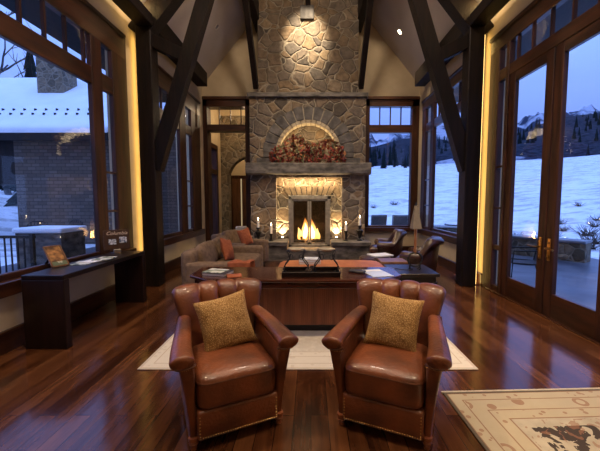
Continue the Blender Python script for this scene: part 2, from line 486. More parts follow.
    def cushion(s, sx, sy, sz, p=5, q=2.6, n=20, crown=.0, mtx=None, c=(0, 0, 0)):
        """soft block: superellipsoid-like, half sizes"""
        t = bmesh.new(); bmesh.ops.create_cube(t, size=2)
        bmesh.ops.subdivide_edges(t, edges=t.edges[:], cuts=n // 2, use_grid_fill=True)
        for v in t.verts:
            x, y, z = v.co
            k = (abs(x) ** p + abs(y) ** p + abs(z) ** q) ** (1 / p) if False else None
            m_ = max(abs(x), abs(y), abs(z))
            L = (abs(x) ** p + abs(y) ** p + abs(z) ** p) ** (1 / p)
            x, y, z = x / L, y / L, z / L
            zz = z * sz + (crown * (1 - x * x) * (1 - y * y) if z > 0 else 0)
            v.co = Vector((c[0] + x * sx, c[1] + y * sy, c[2] + zz))
        return s.merge(t, mtx)
    def build(s, name, mat, parent=None, smooth=False, weld=False, angle=40):
        if weld: bmesh.ops.remove_doubles(s.bm, verts=s.bm.verts, dist=1e-5)
        me = bpy.data.meshes.new(name); s.bm.to_mesh(me); s.bm.free()
        if isinstance(mat, str): mat = M[mat]
        me.materials.append(mat)
        if smooth:
            me.polygons.foreach_set('use_smooth', [True] * len(me.polygons))
            try: me.set_sharp_from_angle(angle=R(angle))
            except Exception: pass
        o = bpy.data.objects.new(name, me); COL.objects.link(o)
        if parent is not None: o.parent = parent
        return o

def empty(name, loc=(0, 0, 0), rz=0):
    o = bpy.data.objects.new(name, None); o.empty_display_size = .1; COL.objects.link(o)
    o.location = loc; o.rotation_euler = (0, 0, R(rz)); return o

def tag(o, label, cat, group=None, kind=None):
    o['label'] = label; o['category'] = cat
    if group: o['group'] = group
    if kind: o['kind'] = kind
    return o

def struct(o, label=None, cat=None):
    o['kind'] = 'structure'
    if label: o['label'] = label
    if cat: o['category'] = cat
    return o

def kids(o): return [c for c in bpy.data.objects if c.parent == o]
def copy_tree(o, parent=None):
    c = o.copy(); COL.objects.link(c)
    if parent is not None: c.parent = parent
    for ch in kids(o): copy_tree(ch, c)
    return c

def place(mb_obj, loc, rz=0, e=None):
    mb_obj.location = loc; mb_obj.rotation_euler = e or (0, 0, R(rz)); return mb_obj
# ------------------------------------------------------------------ room shell
def roof_z(x): return 5.1 + 1.22 * (3.1 - abs(x))

def shell():
    f = MB().box(-3.55, 3.55, -3.6, 10.0, -.15, 0).box(-5.0, -.2, 10.0, 15.2, -.15, 0).build('floor', 'floor')
    struct(f, 'glossy dark walnut plank floor', 'floor')
    # left wall
    w = MB()
    T = (-3.5, -3.2)
    ztop = 4.98
    w.box(*T, -3.6, 1.7, 0, ztop).box(*T, 5.8, 6.4, 0, ztop).box(*T, 9.6, 10.3, 0, ztop)
    w.box(*T, 1.7, 5.8, 0, .62).box(*T, 1.7, 5.8, 4.38, ztop).box(*T, 6.4, 9.6, 0, .64).box(*T, 6.4, 9.6, 4.38, ztop)
    struct(w.build('wall_left', 'plaster'), 'cream plaster wall with large windows beside the console table', 'wall')
    w = MB()
    T = (3.2, 3.5)
    w.box(*T, -3.6, 2.2, 0, ztop).box(*T, 5.9, 6.4, 0, ztop).box(*T, 9.6, 10.3, 0, ztop)
    w.box(*T, 2.2, 5.9, 4.4, ztop).box(*T, 6.4, 9.6, 0, .67).box(*T, 6.4, 9.6, 4.4, ztop)
    struct(w.build('wall_right', 'plaster'), 'cream plaster wall holding the glazed patio doors', 'wall')
    w = MB()
    w.box(-3.2, 3.2, -3.6, -3.3, 0, 4.98).prism([(-3.2, 4.98), (3.2, 4.98), (0, 8.87)], 'y', -3.6, -3.3)
    struct(w.build('wall_front', 'plaster'), 'plaster gable wall behind the viewer', 'wall')
    w = MB()
    Yb = (10.0, 10.3)
    w.box(-1.82, 1.64, *Yb, 0, 4.62).box(1.64, 3.2, *Yb, 0, .70)
    w.prism([(-3.2, 4.62), (3.2, 4.62), (3.2, 4.97), (0, 8.87), (-3.2, 4.97)], 'y', *Yb)
    struct(w.build('wall_back', 'plaster'), 'cream gable wall around the stone chimney', 'wall')
    # ceiling
    z = roof_z
    c = MB().prism([(-3.55, z(3.55)), (0, z(0)), (3.55, z(3.55)), (3.55, z(3.55) + .3), (0, z(0) + .35), (-3.55, z(3.55) + .3)], 'y', -3.6, 10.3).build('ceiling', 'ceiling')
    struct(c, 'steep vaulted plaster ceiling between dark timbers', 'ceiling')
    # baseboards
    def bb(name, x0, x1, y0, y1, lab, m='frame_h'):
        o = MB().box(x0, x1, y0, y1, 0, .21, .006, 1).box(min(x0, x1) - (.012 if x0 > 0 else 0), max(x0, x1) + (.012 if x0 < 0 else 0), y0, y1, .21, .235, .005, 1).build(name, m)
        struct(o, lab, 'baseboard')
    bb('baseboard_left', -3.2, -3.165, -3.3, 9.98, 'tall dark wood baseboard under the left windows')
    bb('baseboard_right', 3.165, 3.2, 6.04, 9.98, 'tall dark wood baseboard under the right corner window')
    o = MB().box(1.66, 3.16, 9.965, 10, 0, .21, .006, 1).build('baseboard_back', 'frame_x')
    struct(o, 'dark wood baseboard under the back window', 'baseboard')

def side_window(name, sgn, y0, y1, z0, zt, verts, bar, ttop, muntins, cross, panes, tpanes, label, sill=True, floor_z=None):
    """window in a side wall; verts = list of vertical member (ya,yb), bar = horizontal transom bar"""
    root = empty(name, (sgn * 3.28, (y0 + y1) / 2, z0)); struct(root, label, 'window')
    X = lambda a, b: tuple(sorted((sgn * a, sgn * b)))
    off = Vector(root.location)
    def fin(mb, nm, m):
        bmesh.ops.translate(mb.bm, vec=-off, verts=mb.bm.verts)
        return mb.build(nm, m, root)
    f = MB()
    for a, b in verts: f.box(*X(3.17, 3.25), a, b, z0, zt, .008, 1)
    fin(f, 'frame', 'frame')
    f = MB()
    f.box(*X(3.18, 3.25), y0, y1, bar[0], bar[1], .008, 1).box(*X(3.168, 3.27), y0 - .02, y1 + .02, ttop, zt, .01, 1)
    f.box(*X(3.145, 3.27), y0 - .03, y1 + .03, zt - .05, zt + .01, .008, 1)
    for a, b, zz in cross: f.box(*X(3.19, 3.23), a, b, zz - .016, zz + .016)
    if sill: f.box(*X(3.185, 3.26), y0, y1, z0 + .1, z0 + .2, .008, 1)
    fin(f, 'rail', 'frame_h')
    mu = MB()
    for y in muntins: mu.box(*X(3.19, 3.235), y - .014, y + .014, bar[1] - .005, ttop + .005)
    fin(mu, 'transom_bars', 'frame')
    if sill:
        fin(MB().box(*X(3.1, 3.37), y0 - .03, y1 + .03, z0 - .02, z0 + .13, .012, 2), 'sill', 'frame_h')
    for a, b, za, zb in panes + tpanes:
        fin(MB().box(*X(3.208, 3.214), a, b, za, zb), 'pane', 'glass')
    return root

def windows():
    side_window('window_1', -1, 1.7, 5.8, .62, 4.38, [(1.7, 1.95), (4.93, 5.17), (5.44, 5.86)], (3.28, 3.53), 3.97,
                [2.1, 2.43, 2.77, 3.1, 3.44, 3.79, 4.13, 4.47, 4.82], [(5.17, 5.44, 2.03), (5.17, 5.44, 1.42)],
                [(1.95, 4.93, .8, 3.28), (5.17, 5.44, .8, 3.28)], [(1.95, 4.93, 3.53, 3.97), (5.17, 5.44, 3.53, 3.97)],
                'large dark framed window above the console table')
    side_window('window_2', -1, 6.4, 9.6, .64, 4.38, [(6.4, 6.6), (8.12, 8.52), (8.9, 9.6)], (3.3, 3.54), 3.97,
                [6.9, 7.24, 7.6, 7.94], [(8.52, 8.9, 2.1), (8.52, 8.9, 1.45)],
                [(6.6, 8.12, .8, 3.3), (8.52, 8.9, .8, 3.3)], [(6.6, 8.12, 3.54, 3.97), (8.52, 8.9, 3.54, 3.97)],
                'dark framed window behind the taupe sofa')
    side_window('window_3', 1, 6.4, 9.6, .67, 4.4, [(6.4, 6.55), (8.7, 8.93), (9.32, 9.6)], (3.48, 3.7), 4.12,
                [6.9, 7.3, 7.7, 8.1, 8.45], [(8.93, 9.32, 2.16), (8.93, 9.32, 1.46)],
                [(6.55, 8.7, .85, 3.48), (8.93, 9.32, .85, 3.48)], [(6.55, 8.7, 3.7, 4.12), (8.93, 9.32, 3.7, 4.12)],
                'dark framed corner window beside the leather club chairs')
    # back window
    root = empty('window_4', (2.42, 10.05, .7)); struct(root, 'tall back window looking onto the snow field', 'window')
    off = Vector(root.location)
    def fin(mb, nm, m):
        bmesh.ops.translate(mb.bm, vec=-off, verts=mb.bm.verts); return mb.build(nm, m, root)
    f = MB()
    for a, b in ((1.60, 1.74), (2.99, 3.2)): f.box(a, b, 9.95, 10.16, .7, 4.62, .008, 1)
    fin(f, 'frame', 'frame')
    f = MB().box(1.6, 3.2, 9.96, 10.15, 3.6, 3.83, .008, 1).box(1.6, 3.2, 9.95, 10.16, 4.36, 4.62, .008, 1).box(1.58, 3.2, 9.9, 10.16, 4.55, 4.64, .01, 1).box(1.74, 2.99, 9.98, 10.15, .78, .84, .005, 1)
    fin(f, 'rail', 'frame_x')
    f = MB()
    for x in (2.05, 2.365, 2.68): f.box(x - .014, x + .014, 10.03, 10.08, 3.82, 4.37)
    fin(f, 'transom_bars', 'frame')
    fin(MB().box(1.58, 3.19, 9.86, 10.16, .66, .79, .012, 2), 'sill', 'frame_x')
    fin(MB().box(1.74, 2.99, 10.05, 10.058, .84, 3.6), 'pane', 'glass')
    fin(MB().box(1.74, 2.99, 10.05, 10.058, 3.83, 4.36), 'pane', 'glass')
    # cased opening with transom, left of the chimney
    root = empty('trim_1', (-2.5, 10.05, 0)); struct(root, 'dark wood cased opening with glazed transom left of chimney', 'doorway')
    off = Vector(root.location)
    f = MB()
    for a, b in ((-3.2, -3.07), (-1.95, -1.80)): f.box(a, b, 9.95, 10.33, 0, 4.62, .008, 1)
    fin(f, 'casing', 'frame')
    f = MB().box(-3.2, -1.8, 9.96, 10.32, 3.66, 3.84, .008, 1).box(-3.2, -1.8, 9.95, 10.33, 4.36, 4.62, .008, 1).box(-3.2, -1.78, 9.9, 10.3, 4.55, 4.64, .01, 1)
    fin(f, 'rail', 'frame_x')
    f = MB()
    for x in (-2.75, -2.42, -2.1): f.box(x - .012, x + .012, 10.1, 10.15, 3.83, 4.37)
    fin(f, 'transom_bars', 'frame')
    fin(MB().box(-3.07, -1.95, 10.12, 10.128, 3.84, 4.36), 'pane', 'glass')

def patio_doors():
    # fixed surround with sidelight and transom
    root = empty('trim_2', (3.28, 4, 0)); struct(root, 'dark wood surround of the patio doors with sidelight and transom', 'door surround')
    off = Vector(root.location)
    def fin(mb, nm, m, par=root, o=None):
        bmesh.ops.translate(mb.bm, vec=-(o if o is not None else off), verts=mb.bm.verts); return mb.build(nm, m, par)
    f = MB()
    for a, b in ((2.2, 2.5), (5.46, 5.54), (5.74, 6.03)): f.box(3.17, 3.27, a, b, 0, 4.4, .008, 1)
    f.box(3.19, 3.26, 3.4, 3.46, 3.6, 4.4)
    fin(f, 'frame', 'frame')
    f = MB().box(3.178, 3.26, 2.2, 5.9, 3.59, 3.77, .008, 1).box(3.168, 3.27, 2.18, 6.02, 4.12, 4.4, .01, 1).box(3.14, 3.27, 2.16, 6.04, 4.34, 4.41, .01, 1)
    f.box(3.185, 3.26, 5.54, 5.74, 0, .12, .005, 1).box(3.185, 3.26, 5.54, 5.74, .74, .82, .005, 1)
    for zz in (2.16, 1.46): f.box(3.19, 3.23, 5.54, 5.74, zz - .016, zz + .016)
    fin(f, 'rail', 'frame_h')
    f = MB()
    for y in (2.8, 3.1, 3.83, 4.2, 4.57, 4.94, 5.28): f.box(3.19, 3.235, y - .014, y + .014, 3.76, 4.13)
    fin(f, 'transom_bars', 'frame')
    for a, b, c, d in ((2.5, 5.46, 3.77, 4.12), (5.54, 5.74, 3.77, 4.12), (5.54, 5.74, .82, 3.59), (5.54, 5.74, .12, .74)):
        fin(MB().box(3.208, 3.214, a, b, c, d), 'pane', 'glass')
    fin(MB().box(3.16, 3.5, 2.5, 5.9, 0, .02, .006, 1), 'threshold', 'frame_h')
    # two leaves
    for k, (a, b, lab, hy) in enumerate(((4.47, 5.45, 'glazed wooden patio door nearer the fireplace', 4.545), (3.47, 4.45, 'glazed wooden patio door nearer the viewer', 4.375))):
        r = empty('door_%d' % (k + 1), (3.27, (a + b) / 2, .02)); struct(r, lab, 'door')
        o = Vector(r.location)
        fin(MB().box(3.185, 3.255, a, a + .15, .02, 3.59, .008, 1).box(3.185, 3.255, b - .15, b, .02, 3.59, .008, 1), 'stile', 'frame', r, o)
        fin(MB().box(3.19, 3.25, a + .14, b - .14, .02, .345, .006, 1).box(3.19, 3.25, a + .14, b - .14, 3.45, 3.59, .006, 1), 'rail', 'frame_h', r, o)
        fin(MB().box(3.216, 3.222, a + .14, b - .14, .34, 3.46), 'pane', 'glass', r, o)
        s = 1 if k == 0 else -1
        h = MB().box(3.172, 3.187, hy - .028, hy + .028, .78, 1.08, .005, 1)
        h.tube([(3.18, hy, .95), (3.125, hy, .95), (3.115, hy + s * .03, .95), (3.113, hy + s * .16, .945)], .014)
        h.ball((3.166, hy, 1.02), .014).ball((3.166, hy, .84), .012)
        fin(h, 'door_handle', 'brass', r, o)

def hall():
    w = MB().box(-3.5, -3.3, 10.3, 10.6, 0, 5).box(-3.5, -3.3, 11.75, 12.2, 0, 5).box(-3.5, -3.3, 10.6, 11.75, 3.5, 5)
    struct(w.build('wall_hall_left', 'plaster'), 'cream hall wall beyond the opening left of the chimney', 'wall')
    w = MB().box(-1.2, -.9, 10.3, 12.2, 0, 5).build('wall_hall_right', 'plaster'); struct(w, 'plaster side of hall behind the chimney', 'wall')
    # stone cross wall with arch
    cx, hw, zs, rise = -2.05, .98, 2.45, .78
    arch = [(cx + hw * math.cos(t), zs + rise * math.sin(t)) for t in [PI * i / 16 for i in range(17)]]
    poly = [(-3.3, 0), (-3.3, 4.66), (-.9, 4.66), (-.9, 0), (cx + hw, 0)] + arch + [(cx - hw, 0)]
    struct(MB().prism(poly, 'y', 12.2, 12.6).build('wall_hall_stone', 'stone_far'), 'stone hall wall with an arched passage', 'wall')
    struct(MB().box(-3.5, -.9, 12.2, 12.6, 4.66, 5).build('wall_hall_upper', 'plaster'), 'plaster band above the stone hall arch', 'wall')
    struct(MB().box(-5, -.2, 15, 15.2, 0, 5).box(-5, -4.8, 12.6, 15, 0, 5).box(-.4, -.2, 12.6, 15, 0, 5).build('wall_hall_end', 'plaster'), 'cream wall at the end of the hall', 'wall')
    struct(MB().box(-5, -.2, 10.3, 15.2, 4.98, 5.1).build('ceiling_hall', 'plaster'), 'flat plaster hall ceiling', 'ceiling')
    struct(MB().box(-5, -3.5, 12.4, 12.6, 0, 5).build('wall_hall_return', 'plaster'), 'plaster return wall beside the hall arch', 'wall')
    # glazed door in hall wall
    r = empty('door_3', (-3.4, 11.17, 0)); struct(r, 'dark wood glazed door in the hall wall', 'door')
    o = Vector(r.location)
    f = MB().box(-3.5, -3.27, 10.6, 10.75, 0, 3.5).box(-3.5, -3.27, 11.6, 11.75, 0, 3.5).box(-3.5, -3.27, 10.6, 11.75, 3.35, 3.5).box(-3.5, -3.27, 10.6, 11.75, 2.5, 2.65).box(-3.45, -3.3, 10.75, 11.6, 0, .3)
    bmesh.ops.translate(f.bm, vec=-o, verts=f.bm.verts); f.build('frame', 'frame', r)
    for a, b in ((.3, 2.5), (2.65, 3.35)):
        g = MB().box(-3.39, -3.38, 10.75, 11.6, a, b); bmesh.ops.translate(g.bm, vec=-o, verts=g.bm.verts); g.build('pane', 'glass', r)
    # far double door
    r = empty('door_4', (-3.15, 14.97, 0)); struct(r, 'reddish wooden double door at the end of the hall', 'door')
    o = Vector(r.location)
    f = MB().box(-3.66, -3.54, 14.92, 15, 0, 2.7, .01, 1).box(-2.76, -2.64, 14.92, 15, 0, 2.7, .01, 1).box(-3.66, -2.64, 14.92, 15, 2.58, 2.72, .01, 1)
    bmesh.ops.translate(f.bm, vec=-o, verts=f.bm.verts); f.build('casing', 'frame', r)
    for a, b in ((-3.54, -3.17), (-3.11, -2.76)):
        f = MB().box(a, b, 14.94, 14.99, 0, 2.58)
        for za, zb in ((.15, 1.1), (1.25, 2.45)): f.box(a + .07, b - .07, 14.925, 14.95, za, zb, .01, 1)
        bmesh.ops.translate(f.bm, vec=-o, verts=f.bm.verts); f.build('door_leaf', 'door_wood', r)
    f = MB().box(-3.17, -3.11, 14.96, 14.98, .1, 2.58); bmesh.ops.translate(f.bm, vec=-o, verts=f.bm.verts); f.build('lit_gap_strip', 'lit_gap', r)  # emissive strip standing for the light between the door leaves
    v = MB().box(-2.98, -2.74, 14.97, 15, 3.35, 3.47, .006, 1)
    for i in range(5): v.box(-2.96, -2.76, 14.955, 14.98, 3.362 + i * .02, 3.372 + i * .02)
    tag(v.build('wall_vent', 'vent'), 'small grey air vent high on the hall wall above the far door', 'vent')

# ------------------------------------------------------------------ timber structure
def timbers():
    t = empty('roof_truss', (0, 6.14, 0)); tag(t, 'dark timber roof truss of posts, rafters and braces spanning the room', 'roof truss')
    Y = 6.14
    def loc(mb): bmesh.ops.translate(mb.bm, vec=(0, -Y, 0), verts=mb.bm.verts); return mb
    for s in (-1, 1):
        px = -2.945 if s < 0 else 2.915
        p = MB().box(px - .133, px + .133, 6.0, 6.28, 0, 4.64, .012, 1)
        loc(p).build('post', 'timber', t)
        loc(MB().beam((s * 3.08, Y, 4.52), (0, Y, 8.28), .36, .26, (0, 1, 0))).build('rafter', 'timber', t)
        loc(MB().beam((s * 2.86, Y, 2.15), (s * 1.45, Y, 6.45), .24, .2, (0, 1, 0))).build('brace', 'timber', t)
        loc(MB().beam((s * 2.85, Y, 4.44), (s * 2.26, Y, 4.16), .22, .16, (0, 1, 0))).build('strut', 'timber', t)
        # lamp strip on the wall side of the post
        loc(MB().box(s * 3.095 - .012, s * 3.095 + .012, 6.12, 6.2, .02, 4.6)).build('lamp_strip', 'strip', t)
        loc(MB().box(s * 3.085 - .04, s * 3.085 + .04, 6.205, 6.225, .02, 4.6)).build('strip_shield', 'iron', t)  # added plate that keeps the strip out of the back window's reflection
    for s, side in ((-1, 'console table'), (1, 'patio door')):
        for ya, yb, zt, lab in ((-3.3, 6.0, 4.82, 'long dark eave timber running from the post back over the %s side'), (6.28, 9.05, 4.98, 'short deep eave timber between the post and chimney on the %s side')):
            o = MB().box(s * 2.9 - .14, s * 2.9 + .14, ya, yb, 4.62, zt, .012, 1).build('eave_beam', 'timber_y')
            tag(o, lab % side, 'beam')
    for x, za, zb, lab in ((-1.5, 6.45, 6.93, 'dark purlin with brace left of the chimney stone'), (1.36, 6.45, 6.95, 'dark purlin with brace right of the chimney stone')):
        b = MB().box(x - .1, x + .1, -3.3, 9.98, za, zb, .01, 1).build('purlin_beam', 'timber_y'); tag(b, lab, 'beam')
        MB().beam((x, 9.26, 4.66), (x, 7.55, 6.6), .13, .2, (0, 1, 1)).build('brace', 'timber', b)
    b = MB().box(-.13, .13, -3.3, 9.98, 8.2, 8.72, .01, 1).build('ridge_beam', 'timber_y'); tag(b, 'dark ridge timber with brace down to the chimney top', 'beam')
    MB().beam((-.08, 9.28, 6.84), (-.08, 7.9, 8.35), .13, .2, (0, 1, 1)).build('brace', 'timber', b)

# ------------------------------------------------------------------ fireplace
def bake(o):
    dg = bpy.context.evaluated_depsgraph_get()
    me = bpy.data.meshes.new_from_object(o.evaluated_get(dg))
    o.modifiers.clear(); o.data = me

def fireplace():
    root = empty('fireplace', (-.09, 9.2, 0)); tag(root, 'tall rubble stone fireplace with arched niche and lit firebox', 'fireplace')
    off = Vector(root.location)
    def fin(mb, nm, m, **k):
        bmesh.ops.translate(mb.bm, vec=-off, verts=mb.bm.verts); return mb.build(nm, m, root, **k)
    body = fin(MB().box(-1.68, 1.5, 9.2, 9.99, 0, 4.4), 'chimney_breast', 'stone')
    cuts = []
    cx, hw = -.07, .87
    arch = [(cx + hw * math.cos(t), 2.9 + .87 * math.sin(t)) for t in [PI * i / 24 for i in range(25)]]
    for mb in (MB().prism([(cx + hw, 2.6)] + arch + [(cx - hw, 2.6)], 'y', 9.0, 9.6),
               MB().box(-.97, .86, 9.0, 9.45, .1, 2.24), MB().box(-.62, .53, 9.3, 9.95, .28, 1.7)):
        c = fin(mb, 'cutter', 'stone'); cuts.append(c)
        md = body.modifiers.new('b', 'BOOLEAN'); md.operation = 'DIFFERENCE'; md.object = c; md.solver = 'EXACT'
    bpy.context.view_layer.update()
    bake(body)
    for c in cuts: bpy.data.objects.remove(c)
    z = lambda x: roof_z(x) - .02
    fin(MB().prism([(-1.44, 4.5), (1.29, 4.5), (1.29, z(1.29)), (0, z(0)), (-1.44, z(1.44))], 'y', 9.28, 9.99), 'upper_breast', 'stone')
    fin(MB().box(-1.73, 1.55, 9.1, 9.99, 4.38, 4.5, .02, 2), 'cap_ledge', 'mantel')
    # corbel stone under ridge brace
    fin(MB().box(-.29, .08, 9.2, 9.35, 6.44, 6.8, .02, 2), 'corbel', 'voussoir')
    # mantel shelf - hewn slab
    t = MB()
    n = 40
    def slab(i):
        x = -1.76 + 3.38 * i / n
        j = lambda k: .018 * noise.noise(Vector((x * 3, k * 7.1, 2)))
        return [(x, 9.3, 2.3 + j(1)), (x, 8.99 + j(2), 2.3 + j(3)), (x, 8.94 + j(4), 2.33 + j(5)), (x, 8.93 + j(6), 2.45), (x, 8.94 + j(7), 2.58 + j(8)), (x, 8.97 + j(9), 2.61), (x, 9.3, 2.61)]
    t.loft([slab(i) for i in range(n + 1)])
    fin(t, 'mantel_shelf', 'mantel')
    # arch ring of voussoirs
    t = MB(); k = 13
    for i in range(k):
        a0 = PI * i / k + .017; a1 = PI * (i + 1) / k - .017
        ro = 1.24 + random.uniform(-.02, .03); ri = .90
        poly = [(cx + ri * math.cos(a0), 2.9 + ri * math.sin(a0)), (cx + ro * math.cos(a0), 2.9 + ro * math.sin(a0)),
                (cx + ro * math.cos((a0 + a1) / 2) * 1.01, 2.9 + 1.01 * ro * math.sin((a0 + a1) / 2)),
                (cx + ro * math.cos(a1), 2.9 + ro * math.sin(a1)), (cx + ri * math.cos(a1), 2.9 + ri * math.sin(a1))]
        t.prism(poly, 'y', 9.155, 9.25, .008)
    bk = [(cx + 1.2 * math.cos(PI * i / 24), 2.9 + 1.2 * math.sin(PI * i / 24)) for i in range(25)] + [(cx + .89 * math.cos(PI * i / 24), 2.9 + .89 * math.sin(PI * i / 24)) for i in range(24, -1, -1)]
    fin(MB().prism(bk, 'y', 9.185, 9.22), 'arch_mortar', 'mortar')
    for s in (-1, 1):
        for za, zb, w in ((2.62, 2.76, .52), (2.775, 2.9, .34)):
            a = cx + s * .9; b = cx + s * (.9 + w); t.box(min(a, b), max(a, b), 9.16, 9.25, za, zb, .01, 1)
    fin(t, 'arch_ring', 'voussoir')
    t = MB(); k = 19
    for i in range(k):
        a0 = PI * i / k + .008; a1 = PI * (i + 1) / k - .008
        ro, ri = .895, .80
        poly = [(cx + r_ * math.cos(a), 2.9 + r_ * math.sin(a)) for r_, a in ((ri, a0), (ro, a0), (ro, a1), (ri, a1))]
        t.prism(poly, 'y', 9.17, 9.5, .006)
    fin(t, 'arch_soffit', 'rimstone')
    # flat lintel arch above firebox
    t = MB(); k = 9; c0 = -.05
    for i in range(k):
        u0 = -1 + 2 * i / k; u1 = -1 + 2 * (i + 1) / k; g = .012
        t.prism([(c0 + u0 * .62 + g, 1.75), (c0 + u1 * .62 - g, 1.75), (c0 + u1 * .76 - g, 2.0 + random.uniform(-.01, .03)), (c0 + u0 * .76 + g, 2.0)], 'y', 9.41, 9.5, .008)
    fin(t, 'lintel_arch', 'lintelstone')
    fin(MB().prism([(c0 - .62, 1.75), (c0 + .62, 1.75), (c0 + .75, 1.99), (c0 - .75, 1.99)], 'y', 9.43, 9.5), 'lintel_mortar', 'mortar_dark')
    # raised hearth
    h = MB()
    for a, b in ((-1.72, -.64), (.56, 1.56)):
        h.box(a, b, 8.62, 9.46 if False else 9.2, 0, .40).box(a - .03, b + .02, 8.57, 9.2, .40, .5, .015, 2)
    h.box(-.97, -.64, 9.2, 9.45, 0, .5).box(.56, .86, 9.2, 9.45, 0, .5)
    h.box(-.64, .56, 8.62, 9.45, 0, .28, .01, 1)
    fin(h, 'hearth', 'mantel')
    # firebox lining
    f = MB().box(-.615, -.59, 9.45, 9.94, .28, 1.7).box(.50, .525, 9.45, 9.94, .28, 1.7).box(-.615, .525, 9.46, 9.94, .28, .3)
    fin(f, 'firebox', 'firebrick')
    fin(MB().box(-.59, .50, 9.9, 9.945, .30, 1.7).box(-.59, .50, 9.46, 9.9, 1.67, 1.69), 'fireback', 'soot')
    # metal frame and glass doors
    f = MB().box(-.64, -.55, 9.36, 9.46, .28, 1.72, .006, 1).box(.46, .55, 9.36, 9.46, .28, 1.72, .006, 1).box(-.64, .55, 9.36, 9.46, 1.63, 1.74, .006, 1).box(-.64, .55, 9.36, 9.46, .28, .34, .006, 1)
    fin(f, 'firebox_frame', 'bronze')
    for a, b in ((-.55, -.05), (-.04, .46)):
        d = MB().box(a, a + .05, 9.375, 9.42, .34, 1.63).box(b - .05, b, 9.375, 9.42, .34, 1.63).box(a, b, 9.375, 9.42, 1.58, 1.63).box(a, b, 9.375, 9.42, .34, .39)
        dd = fin(d, 'firebox_door', 'bronze')
        g = MB().box(a + .05, b - .05, 9.395, 9.4, .39, 1.58); bmesh.ops.translate(g.bm, vec=-off, verts=g.bm.verts); g.build('pane', 'fireglass', dd)
        hx = b - .03 if a < -.3 else a + .03
        g = MB().tube([(hx, 9.37, .9), (hx, 9.345, .9), (hx, 9.345, 1.05), (hx, 9.37, 1.05)], .007); bmesh.ops.translate(g.bm, vec=-off, verts=g.bm.verts); g.build('handle', 'iron', dd)
    # logs, grate, flame
    g = MB()
    for i in range(7): x = -.4 + i * .115; g.tube([(x, 9.54, .40), (x, 9.58, .36), (x, 9.8, .36), (x, 9.84, .42)], .009, 6)
    for y in (9.6, 9.78): g.tube([(-.42, y, .35), (.31, y, .35)], .009, 6)
    for x in (-.4, .3):
        for y in (9.6, 9.78): g.tube([(x, y, .3), (x, y, .36)], .009, 6)
    tag(g.build('fire_grate', 'iron'), 'black iron grate inside the firebox under the logs', 'grate')
    for i, (a, b, r_, lab) in enumerate((((-.45, 9.62, .415), (.02, 9.6, .415), .05, 'charred log lying on the left of the fire grate'), ((.04, 9.6, .42), (.40, 9.63, .42), .055, 'charred log lying on the right of the fire grate'),
                                         ((-.3, 9.77, .425), (.25, 9.76, .425), .06, 'charred log at the back of the fire grate'), ((-.32, 9.66, .51), (.2, 9.70, .53), .045, 'charred log laid across the top of the fire'))):
        a = Vector(a); b = Vector(b); pts = [a.lerp(b, q / 8) + Vector((0, 0, .006 * math.sin(q * 2.3 + i))) for q in range(9)]
        o = MB().tube(pts, [r_ * (1 + .12 * math.sin(q * 1.9 + i)) for q in range(9)], 10).build('fire_log', 'charcoal', smooth=True); tag(o, lab, 'log', 'logs in the fire')
    fl = None
    def tongue(x, y, z, h, w, ph):
        pts = []; rad = []
        for q in range(11):
            t = q / 10; pts.append((x + .05 * t * math.sin(3 * t + ph), y, z + h * t)); rad.append(max(.002, w * (max(0, math.sin(PI * min(1, .18 + .82 * t))) ** .9) * (1 - .35 * t)))
        return pts, rad
    F = MB()
    for x, h, w, ph in ((-.19, .66, .12, 0), (.06, .62, .12, 2), (-.34, .36, .08, 1), (.21, .34, .08, 3), (-.07, .46, .10, 1.5)):
        p, r_ = tongue(x, 9.69, .45, h, w, ph); F.tube(p, r_, 12)
    fl = F.build('flames', 'flame', smooth=True); tag(fl, 'bright log fire flames in the centre of the firebox', 'fire')
    F = MB()
    for x, h, w, ph in ((-.18, .46, .07, 0), (.05, .42, .07, 2)):
        p, r_ = tongue(x, 9.565, .5, h, w, ph); F.tube(p, r_, 10)
    F.build('flame_core', 'flame_core', fl, smooth=True)
    # uplights in the recess
    for x, lab in ((-.82, 'small metal uplight on the hearth left of the firebox'), (.73, 'small metal uplight on the hearth right of the firebox')):
        u = MB().lathe([(.045, 0), (.045, .05), (.035, .055)], 14).build('hearth_uplight', 'bronze', smooth=True); u.location = (x, 9.37, .5); tag(u, lab, 'light')
        MB().lathe([(.030, .0), (.030, .006)], 14, (0, 0, .054)).build('lens', 'lamp', u)

